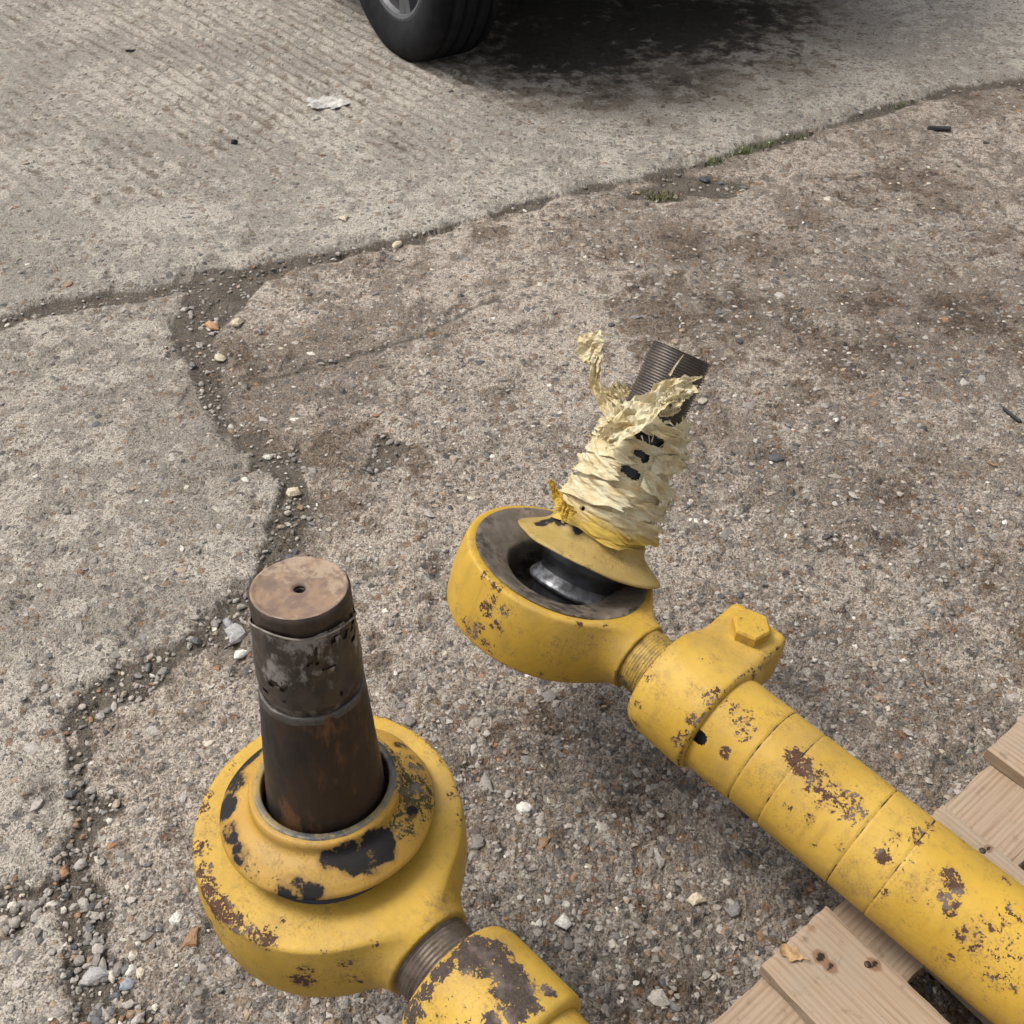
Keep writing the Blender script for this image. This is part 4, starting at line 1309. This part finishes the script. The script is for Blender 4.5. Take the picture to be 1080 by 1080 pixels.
add_plank('deck_board', 0, 0, PZ - .02, .95, .1015, .02, 3, 0, [(868, 1010, .0065, 1.0), (880, 1018, .006, .9), (924, 1018, .006, .95), (858, 975, .006, .5), (840, 1000, .008, .35)], True)
add_plank('deck_board', .004, .200, PZ - .02, .95, .100, .02, 9, R_(-.5), [(1046, 893, .0045, 1.0)], True)
add_plank('deck_board', -.006, .4045, PZ - .02, .95, .100, .02, 14, R_(.8))
add_plank('deck_board', .002, .612, PZ - .02, .95, .100, .02, 22)
add_plank('deck_board', .002, -.21, PZ - .02, .95, .100, .02, 24)
nv, nf = lathe([(.0001, .0012), (.0030, .0010), (.0036, .0002), (.0036, -.003)], 12)
nail_me = mesh_np('nail', nv, nf, mat_steel('rusty_nail', (.06, .045, .035), (.035, .028, .024), (.10, .06, .035), 0.5, 0.5, 200))
for yb in (.0, .200, .4045):
    for dx_, dy_ in ((.066, .084),):
        obj('nail', nail_me, pal_ob, Matrix.Translation((dx_, yb + dy_, PZ + .0006)))
for k, xx in enumerate((.099, .50, .93)):
    add_plank('stringer_board', xx, -.22, PZ - .043, .94, .095, .0225, 31 + k, R_(90), dense=(k == 0))
    for yy in (-.20, .20, .60):
        add_plank('block', xx - .094 + .006, yy + .012, .023, .085, .10, PZ - .067, 40 + k)
for k, yy in enumerate((-.20, .20, .60)):
    add_plank('bottom_board', 0.004, yy + .012, .001, .93, .10, .0215, 60 + k)

# dry leaf on the board
c = onz(834, 1005, PZ + .003)
n = 14
t = np.linspace(-1, 1, n); wd = np.sqrt(np.maximum(1 - t ** 2, 0.001)) * .0072 * (1 + .25 * np.sin(7 * t))
V = []
for s_ in (-1, -.5, 0, .5, 1):
    V.append(np.stack([t * .0125, s_ * wd, -.0012 + .0012 * np.abs(s_) + .0012 * t ** 2 + .0008 * np.sin(5 * t + s_)], -1))
V = np.stack(V, 1).reshape(-1, 3)
i = np.arange(n - 1)[:, None] * 5 + np.arange(4)[None]
F = np.stack([i, i + 5, i + 6, i + 1], -1).reshape(-1, 4)
st_v, st_f = box_v(.012, .020, -.0006, .0006, .0015, .0027)
vv, ff = join([(V, F), (st_v, st_f)])
obj('dry_leaf', mesh_np('dry_leaf', vv, ff, M['leaf']), None, Matrix.Translation(Vector(c)) @ Matrix.Rotation(R_(-28), 4, 'Z'),
    label='small dry orange leaf lying on the nearest pallet board', category='leaf')

# ================================================================== CAR
wA = onz(412, 62); wB = onz(482, 47)
axd = Vector(wB - wA); axd.z = 0; axd.normalize()
away = Vector((-axd.y, axd.x, 0))
WR, WW, TRK = .345, .235, .775
wc = Vector((wA + wB) / 2)
MC = frame(wc + axd * TRK, axd, (0, 0, 1))
car = empty('parked_car', MC, 'dark car parked at the far edge of the yard, grey alloy wheel showing', 'car')

tp = [(.215, -.085), (.225, -.098), (.262, -.1165), (.300, -.1165), (.322, -.108), (.336, -.098)]
for gx in (-.066, -.022, .022, .066):
    tp += [(.3435, gx - .0075), (.331, gx - .006), (.331, gx + .006), (.3435, gx + .0075)]
tp += [(.336, .098), (.322, .108), (.300, .1165), (.262, .1165), (.225, .098), (.215, .085)]
tv, tf = lathe(tp, 120, 'x')
# cross sipes on the shoulders
a = np.arctan2(tv[:, 2], tv[:, 1]); rr = np.hypot(tv[:, 1], tv[:, 2])
sip = (np.sin(a * 60) > .55) & (np.abs(np.abs(tv[:, 0]) - .100) < .004)
tv[sip, 1:] *= .982
tyre_me = mesh_np('tyre', tv, tf, M['tyre'])
rv, rf = lathe([(.224, -.080), (.224, -.094), (.214, -.096), (.206, -.088), (.196, -.06), (.19, .08)], 90, 'x')
rim_me = mesh_np('rim', rv, rf, M['car_black'])
sp = []
for k in range(5):
    for o_ in (-.10, .10):
        a = k * 2 * math.pi / 5 + math.pi / 2 + o_
        v, f = box_v(-.090, -.055, -.016, .016, .03, .208)
        v[:, 0] = np.where(v[:, 2] < .1, v[:, 0] + .018, v[:, 0])
        v[:, 1] *= np.where(v[:, 2] < .1, .8, 1.15)
        ca, sa = math.cos(a), math.sin(a)
        sp.append((np.stack([v[:, 0], v[:, 2] * ca - v[:, 1] * sa, v[:, 2] * sa + v[:, 1] * ca], -1), f))
v, f = lathe([(.001, -.078), (.045, -.078), (.055, -.066), (.055, -.03)], 40, 'x')
sp.append((v, f))
sp.append(lathe([(.200, -.080), (.206, -.0935), (.216, -.0975), (.2255, -.0955), (.226, -.090)], 72, 'x'))
vv, ff = join(sp)
spoke_me = mesh_np('spokes', vv, ff, M['alloy'], smooth=False)
v, f = lathe([(.001, .02), (.15, .02), (.165, .0), (.165, -.01), (.001, -.012)], 50, 'x')
disc_me = mesh_np('brake_disc', v, f, M['car_black'])
for sx in (-1, 1):
    for yy in (0, 2.75):
        w_ = obj('wheel', tyre_me, car, Matrix.Translation((sx * TRK, yy, WR - .006)) @ Matrix.Rotation(0 if sx < 0 else math.pi, 4, 'Z') @ Matrix.Rotation(R_(18), 4, 'X'))
        obj('rim', rim_me, w_); obj('spokes', spoke_me, w_); obj('brake_disc', disc_me, w_)


def extrude(poly, x0, x1, name, mat, inset=0.0, parent=None, bev=.03):
    import bmesh
    bm = bmesh.new()
    vs = [bm.verts.new((x0, y, z)) for y, z in poly]
    fc = bm.faces.new(vs)
    r_ = bmesh.ops.extrude_face_region(bm, geom=[fc])
    nv = [g for g in r_['geom'] if isinstance(g, bmesh.types.BMVert)]
    for w_ in nv: w_.co.x = x1
    bmesh.ops.recalc_face_normals(bm, faces=bm.faces[:])
    if bev: bmesh.ops.bevel(bm, geom=[q for q in bm.edges if len(q.link_faces) == 2 and q.calc_face_angle(0) > .5], offset=bev, segments=3, profile=.6, affect='EDGES')
    bmesh.ops.triangulate(bm, faces=[q for q in bm.faces if len(q.verts) > 4])
    me = bpy.data.meshes.new(name); bm.to_mesh(me); bm.free()
    me.materials.append(mat)
    for p in me.polygons: p.use_smooth = False
    return obj(name, me, parent)


def arch(yc):
    return [(yc + .39 * math.cos(t), .38 + .39 * math.sin(t)) for t in np.linspace(math.pi, 0, 12)]


body_poly = [(-.40, .50), (-.395, .48)] + [p for p in arch(0)] + [(.47, .24), (2.28, .24)] + [p for p in arch(2.75)] + [(3.35, .40), (3.48, .55), (3.45, .80), (3.30, .98), (2.45, 1.08), (.10, 1.10), (-.36, 1.08), (-.41, .85)]
extrude(body_poly, -.905, .905, 'body', M['car_paint'], parent=car)
extrude([(-.30, 1.07), (-.24, 1.55), (-.15, 1.66), (1.35, 1.68), (1.65, 1.58), (2.45, 1.06)], -.78, .78, 'cabin', M['car_paint'], parent=car, bev=.05)
extrude([(-.20, 1.14), (-.15, 1.50), (.95, 1.56), (1.45, 1.54), (2.10, 1.14)], -.79, .79, 'side_window', M['glass'], parent=car, bev=0)
extrude([(-.312, 1.16), (-.252, 1.52), (-.23, 1.52), (-.29, 1.16)], -.66, .66, 'end_window', M['glass'], parent=car, bev=0)
extrude([(-.34, .36), (-.34, .52), (3.2, .52), (3.2, .20), (.35, .17), (-.05, .19), (-.25, .26)], -.62, .62, 'underbody', M['car_black'], parent=car, bev=.02)
extrude([(-.435, .46), (-.435, .68), (-.37, .70), (-.37, .44)], -.87, .87, 'bumper', M['car_black'], parent=car, bev=.02)
for sx in (-1, 1):
    extrude([(-.42, .80), (-.42, 1.0), (-.34, 1.0), (-.34, .80)], sx * .74, sx * .90, 'tail_lamp', M['lamp'], parent=car, bev=.01)
v, f = lathe([(.028, -.60), (.028, -.12), (.10, -.1), (.12, .0), (.10, .1), (.028, .12), (.028, .60)], 24, 'x')
obj('axle', mesh_np('axle', v, f, M['car_black']), car, Matrix.Translation((0, 0, WR)))
for sx in (-1, 1):
    v, f = lathe([(.024, .20), (.024, .26), (.017, .265), (.017, .55)], 20)
    obj('damper', mesh_np('damper', v, f, M['alloy']), car, Matrix.Translation((sx * .57, -.08, 0)))

# ================================================================== GRASS, SCRAPS, LOOSE STONES
def gz(x, y):
    return float(ground(np.array([x, x]), np.array([y, y]))[0][0])


def tuft(pxs, n, h, spread, mat, label, seed):
    rg = random.Random(seed)
    vs, fs = [], []
    for _ in range(n):
        a, b2 = rg.choice(list(zip(pxs[:-1], pxs[1:])))
        t = rg.random()
        p = onz(a[0] + (b2[0] - a[0]) * t, a[1] + (b2[1] - a[1]) * t)
        x, y = p[0] + rg.gauss(0, spread), p[1] + rg.gauss(0, spread)
        hh_ = h * rg.uniform(.4, 1.2); th_ = rg.uniform(0, 6.28); ln = hh_ * rg.uniform(.2, 1.0); w = .0016 * rg.uniform(.6, 1.5)
        d = np.array([math.cos(th_), math.sin(th_)]); s = np.array([-d[1], d[0]])
        i0 = len(vs)
        for q in (0, .5, 1):
            c_ = np.array([x, y]) + d * ln * q * q
            ww = w * (1 - q * .85)
            for sg in (-1, 1):
                vs.append((*(c_ + s * sg * ww), -.010 + hh_ * q * (1 - .25 * q) + .006 * q))
        fs += [(i0, i0 + 1, i0 + 3, i0 + 2), (i0 + 2, i0 + 3, i0 + 5, i0 + 4)]
    obj('grass', mesh_np('grass', np.array(vs), np.array(fs), mat), None, kind='stuff', label=label, category='grass')


tuft([(748, 172), (775, 163), (790, 158)], 260, .020, .012, M['grass'], 'thick green grass strip growing in the far joint', 1)
tuft([(795, 155), (825, 148), (852, 140)], 150, .015, .012, M['grass'], 'thin green grass strip right of the thicker one in the joint', 2)
tuft([(678, 208), (695, 205), (706, 206)], 170, .010, .018, M['dry_grass'], 'faded low grass tuft in a dip below the joint', 3)
tuft([(942, 114), (955, 109)], 60, .013, .010, M['grass'], 'small grass tuft by the joint at the right', 4)


def rock(name, px, py, r, col, label, shape, seed, cat='stone', group=None, mat=None, sc=(1.05, .9, .45)):
    p = onz(px, py)
    v, f = FULL[shape % len(FULL)]
    o = obj(name, mesh_np(name, v, f, mat or M['stone'], smooth=False), None, label=label, category=cat)
    if group: o['group'] = group
    z = gz(p[0], p[1])
    o.location = (p[0], p[1], z + r * sc[2] * .55); o.scale = (r * sc[0], r * sc[1], r * sc[2])
    o.rotation_euler = (0, 0, seed * 1.3)
    o.color = (*col, 1)
    return o


G = 'loose stones on the yard'
WHITE, CREAM, GREY, ORNG, DARK = (.52, .50, .45), (.45, .38, .27), (.30, .29, .28), (.36, .20, .10), (.05, .05, .055)
for a in [(594, 973, .0105, WHITE, 'white oval pebble between the near clamp and the pallet', 1, 1.2), (250, 342, .017, CREAM, 'flat cream stone in the dirt where the joints meet', 2, 2), (223, 342, .016, ORNG, 'flat orange stone in the dirt where the joints meet', 3, 2.2),
          (231, 375, .014, CREAM, 'small cream stone lower down the dirt of the crack', 4, 1.9), (96, 1031, .0155, GREY, 'largest grey stone in the crack at the bottom left corner', 5, .4), (137, 1021, .008, WHITE, 'whitish stone right of the large grey stone, upper of a pair', 6, 1),
          (147, 1026, .0078, CREAM, 'cream stone right of the large grey stone, lower of a pair', 7, 1.5), (133, 1037, .0085, (.22, .24, .27), 'blue grey stone below the pair in the bottom left crack', 8, 2), (248, 668, .019, GREY, 'pale broken lump in the crack left of the rusty pin', 9, 1),
          (240, 655, .010, (.24, .24, .25), 'small grey lump beside the pale lump in the crack', 3, 2), (252, 690, .012, WHITE, 'small whitish lump below the pale lump in the crack', 5, .6), (308, 517, .016, CREAM, 'cream stone in the dark crack above the rusty pin', 2, 1.4),
          (94, 954, .010, DARK, 'dark round pebble in the crack at lower left', 4, 1), (186, 967, .009, WHITE, 'white lumpy stone left of the near rod head', 8, .3),
          (364, 235, .014, CREAM, 'cream stone just above the long joint', 6, .4), (418, 257, .016, CREAM, 'flat cream stone lying in the long joint', 7, .9), (744, 188, .016, (.03, .035, .05), 'blue black stone in the dirt below the grass', 1, .9),
          (648, 860, .004, GREY, 'tiny grey chip left of the far tube', 1, .9), (735, 950, .010, CREAM, 'cream angular stone on the ground left of the pallet', 9, 2.1), (552, 852, .011, WHITE, 'pale flat pebble right of the near rod head', 0, 2.7)]:
    rock('loose_stone', a[0], a[1], a[2], a[3], a[4], a[5], a[6], group=G)
rock('dark_pebble', 248, 155, .0095, DARK, 'lone black pebble on the pale far slab', 3, 1, 'stone', mat=M['black_bit'], sc=(.8, 1, .9))


def chip(name, px, py, L, W, Hh_, rot, mat, label, cat):
    p = onz(px, py)
    v, f = box_v(-L / 2, L / 2, -W / 2, W / 2, 0, Hh_)
    v = v + (np.random.default_rng(int(px)).random(v.shape) - .5) * np.array([L * .25, W * .5, Hh_ * .5])
    me = mesh_np(name, v, f, mat, smooth=False); bevel(me, min(W, Hh_) * .2, 1)
    o = obj(name, me, None, Matrix.Translation((p[0], p[1], gz(p[0], p[1]) + .001)) @ Matrix.Rotation(rot, 4, 'Z'), label=label, category=cat)


chip('scrap_strip', 990, 138, .055, .018, .010, R_(-12), M['black_bit'], 'short black scrap strip lying near the right edge', 'scrap')
chip('twig', 1065, 440, .045, .006, .006, R_(-66), M['black_bit'], 'thin black twig at the right edge of the yard', 'twig')
chip('twig', 141, 59, .040, .010, .006, R_(10), M['black_bit'], 'short black twig on the ridged far slab', 'twig')

# crumpled white scrap
p = onz(346, 114)
n = 30
X, Y = np.meshgrid(np.linspace(-1, 1, n), np.linspace(-1, 1, n), indexing='ij')
Zc = np.abs(fbm2(X * 3 + 5, Y * 3, 4, 200) - .5) * .05 + .004
V = np.stack([X * .085, Y * .055, Zc * .45], -1).reshape(-1, 3)
i = np.arange(n - 1)[:, None] * n + np.arange(n - 1)[None]
F = np.stack([i, i + n, i + n + 1, i + 1], -1).reshape(-1, 4)
cen = V[F].mean(1)
F = F[(np.hypot(cen[:, 0] / .085, cen[:, 1] / .055) + .9 * (fbm2(cen[:, 0] * 40, cen[:, 1] * 40, 3, 210) - .5)) < .75]
obj('paper_scrap', mesh_np('paper_scrap', V, F, M['scrap']), None, Matrix.Translation((p[0], p[1], gz(p[0], p[1]) + .006)) @ Matrix.Rotation(R_(15), 4, 'Z'),
    label='torn whitish scrap lying flat on the far slab', category='scrap')
